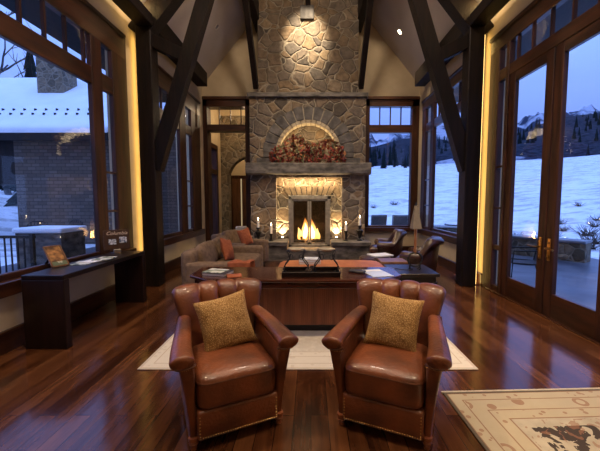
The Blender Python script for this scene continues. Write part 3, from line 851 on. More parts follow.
def garland():
    g = empty('autumn_garland', (-.07, 9.1, 2.61)); tag(g, 'autumn garland of dark red and rust leaves on the mantel under the arch', 'garland')
    rnd = random.Random(3)
    tw = MB(); cls = {'leaf_red': MB(), 'leaf_rust': MB(), 'leaf_green': MB()}
    def leaf(mb, p, s):
        m = Matrix.Translation(p) @ Matrix.Rotation(rnd.uniform(0, 2 * PI), 4, 'Z') @ Matrix.Rotation(rnd.uniform(-1.2, 1.2), 4, 'X') @ Matrix.Rotation(rnd.uniform(0, 2 * PI), 4, 'Y')
        t = bmesh.new()
        pts = [(0, -.5, 0), (.22, -.2, .05), (.5, -.15, .0), (.25, .08, .05), (.28, .4, .0), (0, .6, .06), (-.28, .4, 0), (-.25, .08, .05), (-.5, -.15, 0), (-.22, -.2, .05)]
        vs = [t.verts.new((x * s, y * s, z * s)) for x, y, z in pts]; c = t.verts.new((0, 0, -.03 * s))
        for i in range(10): t.faces.new((c, vs[i], vs[(i + 1) % 10]))
        mb.merge(t, m)
    for i in range(26):
        x = rnd.uniform(-.85, .8); pts = [Vector((x, rnd.uniform(-.08, .12), .05))]
        d = Vector((rnd.uniform(-1, 1), rnd.uniform(-.4, .5), rnd.uniform(.15, .8))).normalized()
        for q in range(6): pts.append(pts[-1] + (d + Vector((rnd.uniform(-.4, .4), rnd.uniform(-.3, .3), rnd.uniform(-.3, .3)))) * .06)
        tw.tube(pts, [.008 - .001 * q for q in range(7)], 5)
    for i in range(720):
        u = rnd.gauss(0, .5); u = max(-1.05, min(1, u)) if rnd.random() < .45 else rnd.uniform(-1, .96)
        top = .50 + .24 * math.exp(-((u + .35) / .25) ** 2) + .14 * math.exp(-((u - .62) / .25) ** 2) - .16 * abs(u) ** 4
        p = Vector((u * .98, rnd.uniform(-.14, .08), .02 + top * rnd.random() ** 1.1))
        if abs(u) > .8: p.y = rnd.uniform(-.13, .0)
        k = rnd.random()
        leaf(cls['leaf_red' if k < .55 else 'leaf_rust' if k < .78 else 'leaf_green'], p, rnd.uniform(.06, .13))
    tw.build('twigs', 'twig', g)
    for k, nm in (('leaf_red', 'red_leaves'), ('leaf_rust', 'rust_leaves'), ('leaf_green', 'green_leaves')): cls[k].build(nm, k, g)
    b0 = None
    for i in range(30):
        if b0 is None: b0 = MB().ball((0, 0, 0), .02, 2).build('berry', 'leaf_red', g, smooth=True); b = b0
        else: b = b0.copy(); COL.objects.link(b)
        b.location = (rnd.uniform(-.8, .8), rnd.uniform(-.15, -.05), .05 + rnd.random() * .35)

def candles():
    spec = [((-1.44, 8.98), .36, .20, 'big', 'tall black candlestick at the left end of the hearth', 'ivory candle on the tall black candlestick left of the firebox'),
            ((-1.08, 8.92), .20, .22, 'small', 'short black candlestick next to the left edge of the fire recess', 'ivory candle on the short black candlestick left of the firebox'),
            ((.95, 8.96), .27, .18, 'small', 'slim black candlestick next to the right edge of the fire recess', 'ivory candle on the slim black candlestick right of the firebox'),
            ((1.33, 8.98), .42, .20, 'big', 'tall black candlestick at the right end of the hearth', 'ivory candle on the tall black candlestick right of the firebox')]
    for (x, y), hh, ch, kind, l1, l2 in spec:
        z0 = .5
        o = empty('candlestick', (x, y, z0)); tag(o, l1, 'candlestick', 'candlesticks on the hearth')
        if kind == 'big':
            MB().lathe([(.075, 0), (.08, .02), (.05, .04), (.03, .07), (.05, .1)], 14).build('base', 'iron', o, smooth=True)
            MB().lathe([(.035, .1), (.07, hh * .5), (.10, hh * .66), (.085, hh * .7), (.03, hh * .76), (.03, hh * .86)], 14).build('bowl', 'iron', o, smooth=True)
            MB().lathe([(.03, hh * .86), (.06, hh * .92), (.062, hh), (.05, hh)], 14).build('cup', 'iron', o, smooth=True)
        else:
            MB().lathe([(.07, 0), (.075, .015), (.035, .035)], 14).build('base', 'iron', o, smooth=True)
            MB().lathe([(.035, .035), (.028, hh * .5), (.04, hh * .8)], 14).build('stem', 'iron', o, smooth=True)
            MB().lathe([(.04, hh * .8), (.055, hh * .9), (.055, hh), (.045, hh)], 14).build('cup', 'iron', o, smooth=True)
        c = MB().lathe([(.031, 0), (.032, ch * .6), (.031, ch), (.02, ch - .004)], 14).build('candle', 'wax', smooth=True); c.location = (x, y, z0 + hh); tag(c, l2, 'candle', 'lit candles on the hearth')
        MB().tube([(0, 0, ch - .006), (0, 0, ch + .015)], .002, 5).build('wick', 'iron', c)
        MB().lathe([(.002, 0), (.012, .014), (.013, .024), (.006, .048), (.001, .066)], 10, (0, 0, ch + .006)).build('flame', 'candle_flame', c, smooth=True)
        lamp(( x, y - .0, z0 + hh + ch + .05), 1.1, (1, .62, .28), .015)

def lamp(loc, e, col=(1, .72, .42), r=.03, name='lamp_glow'):
    l = bpy.data.lights.new(name, 'POINT'); l.energy = e; l.color = col; l.shadow_soft_size = r
    o = bpy.data.objects.new(name, l); o.location = loc; COL.objects.link(o); return o

def spot(loc, tgt, e, col=(1, .76, .48), ang=60, blend=.6, r=.04):
    l = bpy.data.lights.new('spot_glow', 'SPOT'); l.energy = e; l.color = col; l.spot_size = R(ang); l.spot_blend = blend; l.shadow_soft_size = r
    o = bpy.data.objects.new('spot_glow', l); o.location = loc; COL.objects.link(o)
    o.rotation_euler = (Vector(tgt) - Vector(loc)).to_track_quat('-Z', 'Y').to_euler(); return o
# ------------------------------------------------------------------ furniture
def sgnpow(v, p): return math.copysign(abs(v) ** p, v)

def make_armchair():
    root = empty('leather_armchair')
    B = [-1, -.42, 0, .42, 1]
    def bulge(u):
        for a, b in zip(B, B[1:]):
            if a <= u <= b:
                f = (u - a) / (b - a); return max(0, math.sin(PI * f)) ** .5
        return 0
    nu, n = 72, 30
    rings = []
    for i in range(nu + 1):
        u = -1 + 2 * i / nu
        e = (1 - abs(u) ** 18) ** .5 if abs(u) < 1 else 0
        e = max(.2, e)
        zt = .90 - .008 * abs(u) ** 3 - .02 * abs(u) ** 30 + .007 * bulge(u)
        ring = []
        for k in range(n + 1):
            t = k / n
            th = .125 * e
            if t < .45: v = t / .45; f = 1; side = 'f'
            elif t < .58: v = 1; side = 'r'; a = (t - .45) / .13 * PI
            else: v = max(0, 1 - (t - .58) / .42); side = 'b'
            hw = .195 + .165 * v
            zb = .20
            r_ = th / 2
            z = zb + (zt - r_ - zb) * v
            yc = .24 + .15 * v - .09 * abs(u) ** 2.4 * (.9 + .1 * v)
            bl = .042 * bulge(u) * min(1, .35 + v * .8)
            if side == 'f': y = yc - r_ - bl * e
            elif side == 'r': y = yc - (r_ + bl * (1 - a / PI) * e) * math.cos(a); z = z + (r_ + .012 * bulge(u)) * math.sin(a)
            else: y = yc + r_
            x = u * hw
            ring.append((x, y, z))
        rings.append(ring)
    MB().loft(rings).build('backrest', 'leather', root, smooth=True, angle=75)
    # seat cushion
    m = MB(); m.cushion(.268, .30, .112, p=8, n=22, crown=.03, c=(0, -.075, .365))
    m.build('seat_cushion', 'leather', root, smooth=True)
    w = MB(); pts = []
    for k in range(48):
        a = 2 * PI * k / 48
        pts.append((.262 * sgnpow(math.cos(a), .24), -.075 + .294 * sgnpow(math.sin(a), .24), .437))
    w.tube(pts, .0075, 6, closed=True)
    w.build('seat_piping', 'leather_seam', root, smooth=True)
    # arms
    for s in (-1, 1):
        def cl(q):
            P = [(.272, .33, .675), (.282, .22, .675), (.298, .08, .668), (.320, -.08, .645), (.338, -.22, .622), (.345, -.33, .61), (.345, -.385, .604)]
            f = q * (len(P) - 1); i = min(int(f), len(P) - 2); t = f - i
            p0 = P[max(i - 1, 0)]; p1 = P[i]; p2 = P[i + 1]; p3 = P[min(i + 2, len(P) - 1)]
            return Vector([.5 * ((2 * b) + (-a + c) * t + (2 * a - 5 * b + 4 * c - d) * t * t + (-a + 3 * b - 3 * c + d) * t ** 3) for a, b, c, d in zip(p0, p1, p2, p3)])
        pts = []; rad = []
        m_ = 26
        for i in range(m_ + 1):
            q = i / m_; p = cl(q); p.x *= s; pts.append(p)
            w_ = .040 + .034 * min(1, q * 1.15); h_ = .034 + .012 * q
            e = 1
            if q > .93: e = max(.25, math.sqrt(max(0, 1 - ((q - .93) / .07) ** 2)))
            if q < .05: e = .6 + .4 * q / .05
            rad.append((w_ * e, h_ * (e * .6 + .4 if q > .9 else e)))
        MB().tube(pts, rad, 20).build('arm_pad', 'leather', root, smooth=True, angle=70)
        # upholstered panel under the pad
        rings = []
        nz = 14
        for k in range(nz + 1):
            v = k / nz; ring = []
            for a in range(44):
                th = 2 * PI * a / 44; cx_, sy_ = sgnpow(math.cos(th), .32), sgnpow(math.sin(th), .32)
                yf = -.315 - .055 * v ** 1.2; yb = .33
                y = (yf + yb) / 2 + sy_ * (yb - yf) / 2
                # arm height at this y
                q = max(0, min(1, (.33 - y) / .715))
                ztop = .675 - .072 * (3 * q * q - 2 * q ** 3) ** .9 - .012
                xi = .264 + .004 * v; xo = .315 + (.045 + .025 * q) * v ** 1.4 * (.45 + .55 * q)
                x = s * ((xi + xo) / 2 + cx_ * (xo - xi) / 2)
                ring.append((x, y, .07 + (ztop - .07) * v))
            rings.append(ring)
        MB().loft(rings).build('arm_panel', 'leather', root, smooth=True, angle=70)
        # piping round the arm front
        w = MB(); pts = []
        for k in range(15):
            t = -1.15 + 2.3 * k / 14
            pts.append((s * (.325 + .062 * math.sin(t)), -.372 + .03 * abs(math.sin(t)) ** 2 , .582 - .018 * math.cos(t)))
        w.tube(pts, .007, 6).build('arm_piping', 'leather_seam', root, smooth=True)
        nl = MB()
        for k in range(11):
            t = -1 + 2 * k / 10; nl.ball((s * (.325 + .056 * t), -.366 + .03 * t * t * .6, .554), .0055, 1)
        nl.build('nail_trim', 'brass', root, smooth=True)
    # front rail
    MB().box(-.268, .268, -.36, -.29, .065, .262, .022, 3).build('front_rail', 'leather', root, smooth=True)
    MB().box(-.285, .285, -.30, .32, .08, .26, .02, 2).build('seat_deck', 'leather_seam', root, smooth=True)
    nl = MB()
    for k in range(33): nl.ball((-.25 + .50 * k / 32, -.36, .087), .0058, 1)
    for s in (-1, 1):
        for k in range(7): nl.ball((s * .252, -.36, .10 + .021 * k), .0055, 1)
    nl.build('nail_trim', 'brass', root, smooth=True)
    # legs
    for s in (-1, 1):
        MB().lathe([(.017, 0), (.021, .008), (.017, .02), (.027, .038), (.03, .046), (.023, .054), (.031, .062), (.031, .085)], 16, (s * .288, -.31, 0)).build('leg', 'table_panel', root, smooth=True)
        MB().beam((s * .29, .34, 0), (s * .27, .27, .09), .04, .045, (0, 1, 0)).build('leg', 'table_panel', root)
    return root

def pillow_mesh(w, h, t, n=26, seed=0):
    m = MB()
    def f(sg):
        def g(u, v):
            x = 2 * u - 1; y = 2 * v - 1
            th = t * max(0, (1 - x * x) * (1 - y * y)) ** .42
            px = x * (1 - .09 * (1 - y * y)); py = y * (1 - .09 * (1 - x * x))
            wob = .012 * noise.noise(Vector((x * 1.7 + seed, y * 1.7, seed)))
            return (px * w / 2, sg * th + wob, py * h / 2)
        return g
    m.grid(f(-1), n, n); m.grid(f(1), n, n)
    bmesh.ops.remove_doubles(m.bm, verts=m.bm.verts, dist=1e-4)
    bmesh.ops.recalc_face_normals(m.bm, faces=m.bm.faces)
    return m

def armchairs():
    a = make_armchair()
    tag(a, 'brown leather channel-back armchair nearer the console table', 'armchair', 'leather armchairs')
    a.location = (-.625, 2.40, 0); a.rotation_euler = (0, 0, R(26))
    b = copy_tree(a)
    tag(b, 'brown leather channel-back armchair nearer the patio doors', 'armchair', 'leather armchairs')
    b.location = (.605, 2.40, 0); b.rotation_euler = (0, 0, R(-24))
    for ch, lx, rz, tilt, roll, lab in ((a, .0, 26, -21, -9, 'gold patterned throw pillow on the armchair nearer the console table'), (b, .0, -24, -21, 5, 'gold patterned throw pillow on the armchair nearer the patio doors')):
        p = pillow_mesh(.40, .41, .08, seed=lx).build('throw_pillow', 'pillow', smooth=True)
        mt = Matrix.Translation(ch.location) @ rot(0, 0, rz) @ Matrix.Translation((lx, .055, .662)) @ rot(tilt) @ rot(0, roll, 0)
        p.matrix_world = mt
        tag(p, lab, 'pillow', 'gold pillows')

def rugs():
    r = MB().box(-1.6, 1.6, -2.05, 2.05, 0, .012, .004, 1)
    o = r.build('area_rug', rug_mat('pale_rug', 3.2, 4.1, (.58, .53, .45), (.60, .55, .46), (.44, .38, .31), (.46, .40, .32), .35, .45)); o.location = (-.03, 5.03, 0)
    tag(o, 'pale cream area rug under the long table between the armchairs and fireplace', 'rug')
    W, L = 1.93, 3.6
    o = MB().box(-W / 2, W / 2, -L / 2, L / 2, 0, .012, .004, 1).build('area_rug', rug_mat('cream_oriental_rug', W, L, (.42, .37, .285), (.38, .32, .22), (.03, .02, .02), (.23, .11, .07), .34, 1))
    o.location = (1.13 + W / 2 + .02, 2.64 - L / 2, 0); o.rotation_euler = (0, 0, R(2.2))
    tag(o, 'cream oriental rug with dark scroll motifs near the patio doors', 'rug')
    f = MB(); rnd = random.Random(5)
    for i in range(260):
        x = -W / 2 + W * i / 260; f.beam((x, L / 2 - .002, .008), (x + rnd.uniform(-.004, .004), L / 2 + .022, .004), .006, .004)
    f.build('fringe', 'pages', o)

def console():
    c = empty('console_table', (-2.83, 4.28, 0)); tag(c, 'long espresso waterfall console table under the left window', 'console table')
    MB().box(-.225, .225, -.86, .86, .745, .80, .006, 1).build('tabletop', 'espresso', c)
    MB().box(-.225, .225, -.86, -.775, 0, .747, .006, 1).build('leg', 'espresso_red', c)
    MB().box(-.225, .225, .775, .86, 0, .747, .006, 1).build('leg', 'espresso_red', c)
    # framed picture on easel
    f = empty('framed_picture', (-2.985, 3.90, .80), 70); tag(f, 'tilted framed golden photograph standing on the console table', 'picture frame')
    m = rot(-34)
    q = MB(); W, H = .2, .29
    for a in ((-W / 2, -W / 2 + .018, -.008, .012, 0, H), (W / 2 - .018, W / 2, -.008, .012, 0, H), (-W / 2, W / 2, -.008, .012, 0, .018), (-W / 2, W / 2, -.008, .012, H - .018, H)): q.box(*a, .003, 1)
    bmesh.ops.transform(q.bm, matrix=m, verts=q.bm.verts); q.build('frame', 'door_wood', f)
    q = MB().box(-W / 2 + .01, W / 2 - .01, -.002, .008, .01, H - .01, mtx=m); q.build('photograph', 'photo', f)
    q = MB().box(-W / 2 + .02, W / 2 - .02, -.006, -.001, .02, .07, mtx=m); q.build('caption_strip', 'paper_mix', f)
    q = MB().beam(m @ Vector((0, .012, H * .72)), (0, .29, .004), .04, .006); q.build('easel_strut', 'card_brown', f)
    # brochures
    for i, (x, y, rz, mt, lab) in enumerate(((-2.86, 4.10, 12, 'paper_mix', 'printed brochure at the near end of the fan on the console'), (-2.80, 4.22, -8, 'paper', 'pale brochure in the middle of the fan on the console'), (-2.74, 4.34, 5, 'paper_mix', 'printed brochure at the far end of the fan on the console'))):
        o = MB().box(-.10, .10, -.13, .13, 0, .008).build('brochure', mt); o.location = (x, y, .80 + .0085 * i); o.rotation_euler = (0, 0, R(rz)); tag(o, lab, 'brochure', 'brochures on the console')
    # sign card in holder
    s = empty('sign_card', (-2.93, 4.95, .80), 38); tag(s, 'brown sign card with pale script and two snow pictures on the console', 'sign')
    MB().box(-.17, .17, -.006, .006, .05, .35, .003, 1).build('card', 'card_brown', s)
    MB().box(-.11, -.01, -.010, -.005, .13, .21).build('picture', 'card_blue', s)
    MB().box(.03, .13, -.010, -.005, .15, .24).build('picture', 'card_blue', s)
    MB().box(-.05, .05, -.03, .03, 0, .055, .005, 1).build('holder', 'steel', s)
    cu = bpy.data.curves.new('script', 'FONT'); cu.body = 'Columbia'; cu.size = .072; cu.shear = .35; cu.extrude = .0012; cu.align_x = 'CENTER'
    to = bpy.data.objects.new('script_tmp', cu); COL.objects.link(to); bpy.context.view_layer.update()
    me = bpy.data.meshes.new_from_object(to.evaluated_get(bpy.context.evaluated_depsgraph_get())); bpy.data.objects.remove(to)
    me.materials.clear(); me.materials.append(M['ink'])
    lt = bpy.data.objects.new('lettering', me); COL.objects.link(lt); lt.parent = s; lt.location = (0, -.0072, .275); lt.rotation_euler = (R(90), 0, 0)

def sofa_table():
    t = empty('long_table', (-.2, 4.0, 0)); tag(t, 'long low dark cherry table behind the two leather armchairs', 'table')
    X0, X1 = -1.25, 1.28
    # top with chamfered front corners
    top = [(X0, -.12), (X0 + .28, -.36), (X1 - .28, -.36), (X1, -.12), (X1, .36), (X0, .36)]
    MB().prism(top, 'z', .665, .70, .008).build('tabletop', 'table', t)
    ap = [(X0 + .05, -.09), (X0 + .31, -.33), (X1 - .31, -.33), (X1 - .05, -.09), (X1 - .05, .32), (X0 + .05, .32)]
    MB().prism(ap, 'z', .59, .666, .006).build('apron', 'table', t)
    q = MB().box(-.83, .93, -.15, .3, .10, .592, .006, 1)
    for i in range(70): x = -.82 + 1.74 * i / 69; q.box(x - .009, x + .009, -.158, -.148, .12, .58, .004, 1)
    q.build('reeded_base', 'table_panel', t)
    MB().box(-.80, .90, -.10, .27, .012, .102).build('plinth', 'espresso', t)
    Z = .70
    # tray with iron stands
    o = empty('serving_tray', (0.0, 3.92, Z)); tag(o, 'black rectangular tray on the long table holding the iron warmers', 'tray')
    q = MB().box(-.34, .34, -.17, .17, 0, .012)
    for a in ((-.34, .34, -.17, -.155), (-.34, .34, .155, .17), (-.34, -.325, -.17, .17), (.325, .34, -.17, .17)): q.box(*a, 0, .06, .003, 1)
    q.build('tray_body', 'espresso', o)
    for x, lab in ((-.175, 'scrolled iron stand with pale dish on the left half of the tray'), (.185, 'scrolled iron stand with pale dish on the right half of the tray')):
        s = empty('iron_stand', (x, 3.92, Z + .012)); tag(s, lab, 'stand', 'iron stands on the tray')
        for a, b in ((-.11, -.08), (.11, -.08), (-.11, .08), (.11, .08)):
            sg = 1 if a > 0 else -1
            pts = [(a + sg * .035 * math.sin(k / 12 * 2 * PI), b, .27 * k / 12) for k in range(13)]
            pts = [(a + sg * .02, b, .0)] + [(p[0], p[1], p[2] + .006) for p in pts]
            MB().tube(pts, .007, 6).build('leg', 'iron', s, smooth=True)
        q = MB()
        q.tube([(.115 * math.cos(k * PI / 12), .09 * math.sin(k * PI / 12), .275) for k in range(24)], .007, 6, closed=True)
        for sg in (-1, 1):
            pts = [(sg * (.06 + .035 * math.cos(k * .55) * (1 - k / 18)), -.085, .205 + .05 * math.sin(k * .55) * (1 - k / 18)) for k in range(14)]
            q.tube(pts, .005, 6)
        q.build('scrolled_rim', 'iron', s, smooth=True)
        MB().lathe([(.05, .272), (.10, .29), (.105, .30), (.095, .30), (.05, .282)], 22).build('dish', 'dish', s, smooth=True)
    # pine cone pieces on the tray
    for i, (x, y, lab) in enumerate(((-.03, 3.86, 'brown pine cone lying in the middle of the black tray'), (.01, 3.99, 'brown pine cone at the back of the black tray'))):
        q = MB()
        for k in range(9):
            zz = .006 + .007 * k; rr = .032 * math.sin(PI * (k + 1.2) / 10.5)
            for j in range(9):
                a = 2 * PI * (j + .5 * (k % 2)) / 9; q.ball((rr * math.cos(a), rr * math.sin(a), zz + .012), .011, 1, (1, 1, .55))
        q.ball((0, 0, .04), .02, 1, (1, 1, 1.6))
        c = q.build('pine_cone', 'twig'); c.location = (x, y, Z + .012); tag(c, lab, 'pine cone', 'pine cones on the tray')
    def book(x, y, z, w, d, h, rz, mt, lab, nm='book', cat='book', group=None):
        o = empty(nm, (x, y, z), rz); tag(o, lab, cat, group)
        MB().box(-w / 2, w / 2, -d / 2, d / 2, 0, .004).box(-w / 2, w / 2, -d / 2, d / 2, h - .004, h).box(-w / 2, -w / 2 + .004, -d / 2, d / 2, 0, h).build('cover', mt, o)
        MB().box(-w / 2 + .004, w / 2 - .006, -d / 2 + .006, d / 2 - .006, .004, h - .004).build('pages', 'pages', o)
        return o
    def mag(x, y, z, w, d, rz, mt, lab):
        o = empty('magazine', (x, y, z), rz); tag(o, lab, 'magazine')
        MB().box(-w / 2, w / 2, -d / 2, d / 2, 0, .007, .002, 1).build('pages', mt, o)
        MB().box(-w * .42, w * .42, d * .22, d * .4, .007, .008).build('title_band', 'paper', o)
        return o
    book(-1.12, 3.93, Z, .30, .24, .035, -14, 'book_dark', 'black album under a pale magazine at the left end of the long table')
    mag(-1.15, 3.94, Z + .035, .24, .22, -16, 'paper_mix', 'white and green magazine on the black album on the long table')
    mag(.80, 3.98, Z, .26, .40, 14, 'paper_blue', 'pale blue magazine at the right end of the long table')
    q = MB().box(-.10, .10, -.05, .05, 0, .03, .012, 3); o = q.build('eyeglass_case', 'book_dark', smooth=True); o.location = (.57, 4.02, Z); o.rotation_euler = (0, 0, R(-30)); tag(o, 'black case lying beside the pale blue magazine', 'case')
    # ottoman
    o = empty('ottoman', (.30, 4.92, 0)); tag(o, 'burnt orange leather ottoman bench behind the long table', 'ottoman')
    q = MB(); q.cushion(.80, .36, .16, p=9, n=22, crown=.02, c=(0, 0, .48)); q.build('cushion', 'leather_orange', o, smooth=True)
    MB().box(-.77, .77, -.33, .33, .10, .36, .03, 2).build('base', 'leather_orange', o, smooth=True)
    for a in (-.7, .7):
        for b in (-.27, .27): MB().lathe([(.022, 0), (.03, .1)], 10, (a, b, .0125)).build('leg', 'espresso', o)
    zt = .655
    book(-.02, 4.9, zt, .32, .25, .04, 3, 'book_grey', 'grey clothbound book lowest of the pair on the orange ottoman', group='books on the ottoman')
    book(-.0, 4.9, zt + .04, .28, .22, .03, -4, 'paper_blue', 'pale book on top of the grey book on the orange ottoman', group='books on the ottoman')

def rounded(name, parent, mat, x0, x1, y0, y1, z0, z1, r=.05):
    return MB().box(x0, x1, y0, y1, z0, z1, r, 4).build(name, mat, parent, smooth=True, angle=60)

def sofas():
    def seat(name, loc, rz, L, label, cat, ncush):
        """upholstered seat, back along +y, arms at +-x"""
        o = empty(name, loc, rz); tag(o, label, cat)
        rounded('base', o, 'sofa', -L / 2, L / 2, -.45, .42, .08, .34, .03)
        for s in (-1, 1):
            a, b = sorted((s * L / 2, s * (L / 2 - .2))); rounded('armrest', o, 'sofa', a, b, -.5, .40, .08, .63, .055)
        rounded('backrest', o, 'sofa', -L / 2 + .04, L / 2 - .04, .26, .48, .08, .80, .07)
        W = (L - .42) / ncush
        for i in range(ncush):
            c = -L / 2 + .21 + W * (i + .5)
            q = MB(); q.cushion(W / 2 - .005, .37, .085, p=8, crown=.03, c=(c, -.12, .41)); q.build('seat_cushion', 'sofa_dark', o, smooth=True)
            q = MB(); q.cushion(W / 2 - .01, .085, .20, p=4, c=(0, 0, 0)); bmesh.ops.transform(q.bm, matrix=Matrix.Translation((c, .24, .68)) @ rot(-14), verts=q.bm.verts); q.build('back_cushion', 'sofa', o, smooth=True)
        for a in (-L / 2 + .1, L / 2 - .1):
            for b in (-.38, .36): MB().box(a - .03, a + .03, b - .03, b + .03, .0125 if False else 0, .085).build('leg', 'espresso', o)
        return o
    seat('sofa', (-1.52, 5.98, .012), 90, 2.1, 'taupe fabric sofa facing the ottoman with its back to the left windows', 'sofa', 2)
    seat('lounge_chair', (-1.72, 7.9, 0), 62, 1.05, 'taupe fabric lounge chair near the hearth beyond the sofa', 'lounge chair', 1)
    for loc, e, lab in (((-1.52, 5.95, .70), (-18, 12, 82), 'bright orange cushion on the taupe sofa'), ((-1.57, 7.85, .72), (-20, -8, 64), 'orange cushion on the lounge chair near the hearth')):
        p = pillow_mesh(.42, .42, .08, seed=2).build('orange_cushion', 'orange', smooth=True); p.location = loc; p.rotation_euler = tuple(R(q) for q in e); tag(p, lab, 'cushion', 'orange cushions')
    # throw over the near arm
    q = MB()
    def f(u, v):
        x = -1.24 + .34 * u + .02 * math.sin(v * 7); s = v * .60 - .02
        # drapes over the arm from inside to the outside (towards viewer)
        y0, y1 = 4.93, 5.13
        if s < .2: y = y1 + .012; z = .44 + s
        elif s < .40: y = y1 + .012 - (s - .2) * 1.12; z = .648 + .012 * math.sin(u * 9)
        else: y = y0 - .014 - .01 * math.sin(u * 11); z = .648 - (s - .40)
        return (x, y, z)
    q.grid(f, 16, 24); o = q.build('throw_blanket', 'orange', smooth=True); md = o.modifiers.new('s', 'SOLIDIFY'); md.thickness = .012; md.offset = 0; bake(o)
    tag(o, 'orange throw draped over the near arm of the taupe sofa', 'blanket')
    # folded orange napkin on the table
    q = MB()
    q.grid(lambda u, v: (-.07 + .17 * u + .02 * v, -.09 + .18 * v, .006 + .02 * abs(math.sin(3 * u + 1)) * math.sin(PI * v)), 12, 12)
    o = q.build('napkin', 'orange', smooth=True); md = o.modifiers.new('s', 'SOLIDIFY'); md.thickness = .006; bake(o); o.location = (-.93, 3.82, .70); o.rotation_euler = (0, 0, R(25)); tag(o, 'small orange napkin beside the album on the long table', 'napkin')

def club_chairs():
    def make():
        o = empty('club_chair')
        n = 54; rings = []
        for i in range(n + 1):
            t = i / n; a = R(-122 + 244 * t); f = abs(2 * t - 1)
            q_ = max(0, min(1, (f - .34) / .30)); zt = .87 - .27 * (3 * q_ * q_ - 2 * q_ ** 3)
            ring = []
            ro, ri = .41, .30
            flare = .02 * (1 - f)
            prof = [(ri, .16), (ri, .34), (ri - .01, zt - .16), (ri - .015, zt - .08), (ri + .0, zt - .02), (ri + .05, zt + .015), (ro + .02 + flare, zt), (ro + .07 + flare, zt - .05), (ro + .065 + flare, zt - .11), (ro + .02, zt - .15), (ro, zt - .24), (ro - .03, .3), (ro - .04, .10), (ri, .10)]
            for r_, z in prof: ring.append((r_ * math.sin(a), r_ * math.cos(a), z))
            rings.append(ring)
        MB().loft(rings).build('back_shell', 'leather_dark', o, smooth=True, angle=70)
        q = MB(); q.cushion(.285, .33, .085, p=5, crown=.04, c=(0, -.07, .38)); q.build('seat_cushion', 'leather_dark', o, smooth=True)
        rounded('base', o, 'leather_dark', -.29, .29, -.33, .26, .09, .31, .03)
        for a in (-.24, .24):
            for b in (-.26, .24): MB().lathe([(.018, 0), (.026, .1)], 10, (a, b, 0)).build('leg', 'espresso', o)
        return o
    a = make(); a.location = (2.12, 6.55, 0); a.rotation_euler = (0, 0, R(-118)); tag(a, 'oxblood leather tub chair behind the lamp table', 'armchair', 'leather tub chairs')
    b = copy_tree(a); b.location = (1.85, 8.1, 0); b.rotation_euler = (0, 0, R(-97)); tag(b, 'oxblood leather tub chair nearest the hearth', 'armchair', 'leather tub chairs')
    # small tables
    t = empty('round_ottoman', (1.32, 6.75, 0)); tag(t, 'dark round leather ottoman in front of the tub chairs', 'ottoman')
    MB().lathe([(.30, .10), (.33, .14), (.335, .36), (.31, .43), (.2, .455), (.01, .46)], 28).build('cushion', 'leather_dark', t, smooth=True)
    for k in range(4): a_ = PI / 4 + k * PI / 2; MB().lathe([(.018, 0), (.025, .105)], 10, (.22 * math.cos(a_), .22 * math.sin(a_), .0125)).build('leg', 'espresso', t)
    o = MB().box(-.16, .16, -.22, .22, 0, .03, .004, 1).build('picture_book', 'paper'); o.location = (1.42, 6.72, .458); o.rotation_euler = (0, 0, R(-70)); tag(o, 'white picture book on the dark round ottoman', 'book')
    t = empty('low_table', (1.48, 5.95, 0)); tag(t, 'small low wooden table between the orange ottoman and tub chairs', 'table')
    MB().box(-.24, .24, -.2, .2, .47, .51, .006, 1).build('tabletop', 'door_wood', t)
    for a_ in (-.2, .2):
        for b_ in (-.16, .16): MB().box(a_ - .02, a_ + .02, b_ - .02, b_ + .02, .0125, .472).build('leg', 'door_wood', t)
    # end table with lamp
    t = empty('end_table', (1.42, 4.72, 0)); tag(t, 'square dark wood end table carrying the tall lamp', 'end table')
    MB().box(-.30, .32, -.34, .34, .555, .60, .006, 1).build('tabletop', 'espresso', t)
    MB().box(-.26, .28, -.30, .30, .47, .557).build('apron', 'espresso', t)
    for a_ in (-.25, .27):
        for b_ in (-.29, .29): MB().box(a_ - .025, a_ + .025, b_ - .025, b_ + .025, .0 if a_ > 0 else .0125, .48).build('leg', 'espresso', t)
    l = empty('table_lamp', (1.49, 4.68, .60)); tag(l, 'tall table lamp with ring base and slim tapered shade on the end table', 'lamp')
    q = MB()
    for s in (-1, 1):
        q = MB(); q.tube([(s * .085, 0, .006), (s * .07, 0, .03), (s * .075, 0, .06)], .012, 8)
        q.tube([(s * .05, -.05, .008), (s * .066, 0, .02), (s * .05, .05, .008)], .008, 8)
        q.build('foot', 'iron', l, smooth=True)
    MB().tube([(.10 * math.cos(k * PI / 16), 0, .145 + .10 * math.sin(k * PI / 16)) for k in range(32)], (.014), 8, closed=True).build('ring', 'iron', l, smooth=True)
    MB().tube([(0, 0, .245 + .37 * k / 8) for k in range(9)], [.02 + .003 * math.sin(k * 2.2) for k in range(9)], 10).build('stem', 'copper', l, smooth=True)
    rings = []
    for z, w in ((.585, .064), (.60, .065), (.9, .022), (.915, .021)): rings.append([(sx * w, sy * w, z) for sx, sy in ((-1, -1), (1, -1), (1, 1), (-1, 1))])
    MB().loft(rings).build('lamp_shade', 'shade', l)
    MB().lathe([(.012, .91), (.018, .925), (.006, .96), (.002, .965)], 10).build('finial', 'iron', l, smooth=True)
    MB().tube([(-.02, 0, .02), (-.12, -.05, .006), (-.20, -.03, .006), (-.27, .06, .006)], .004, 6).build('cord', 'iron', l)

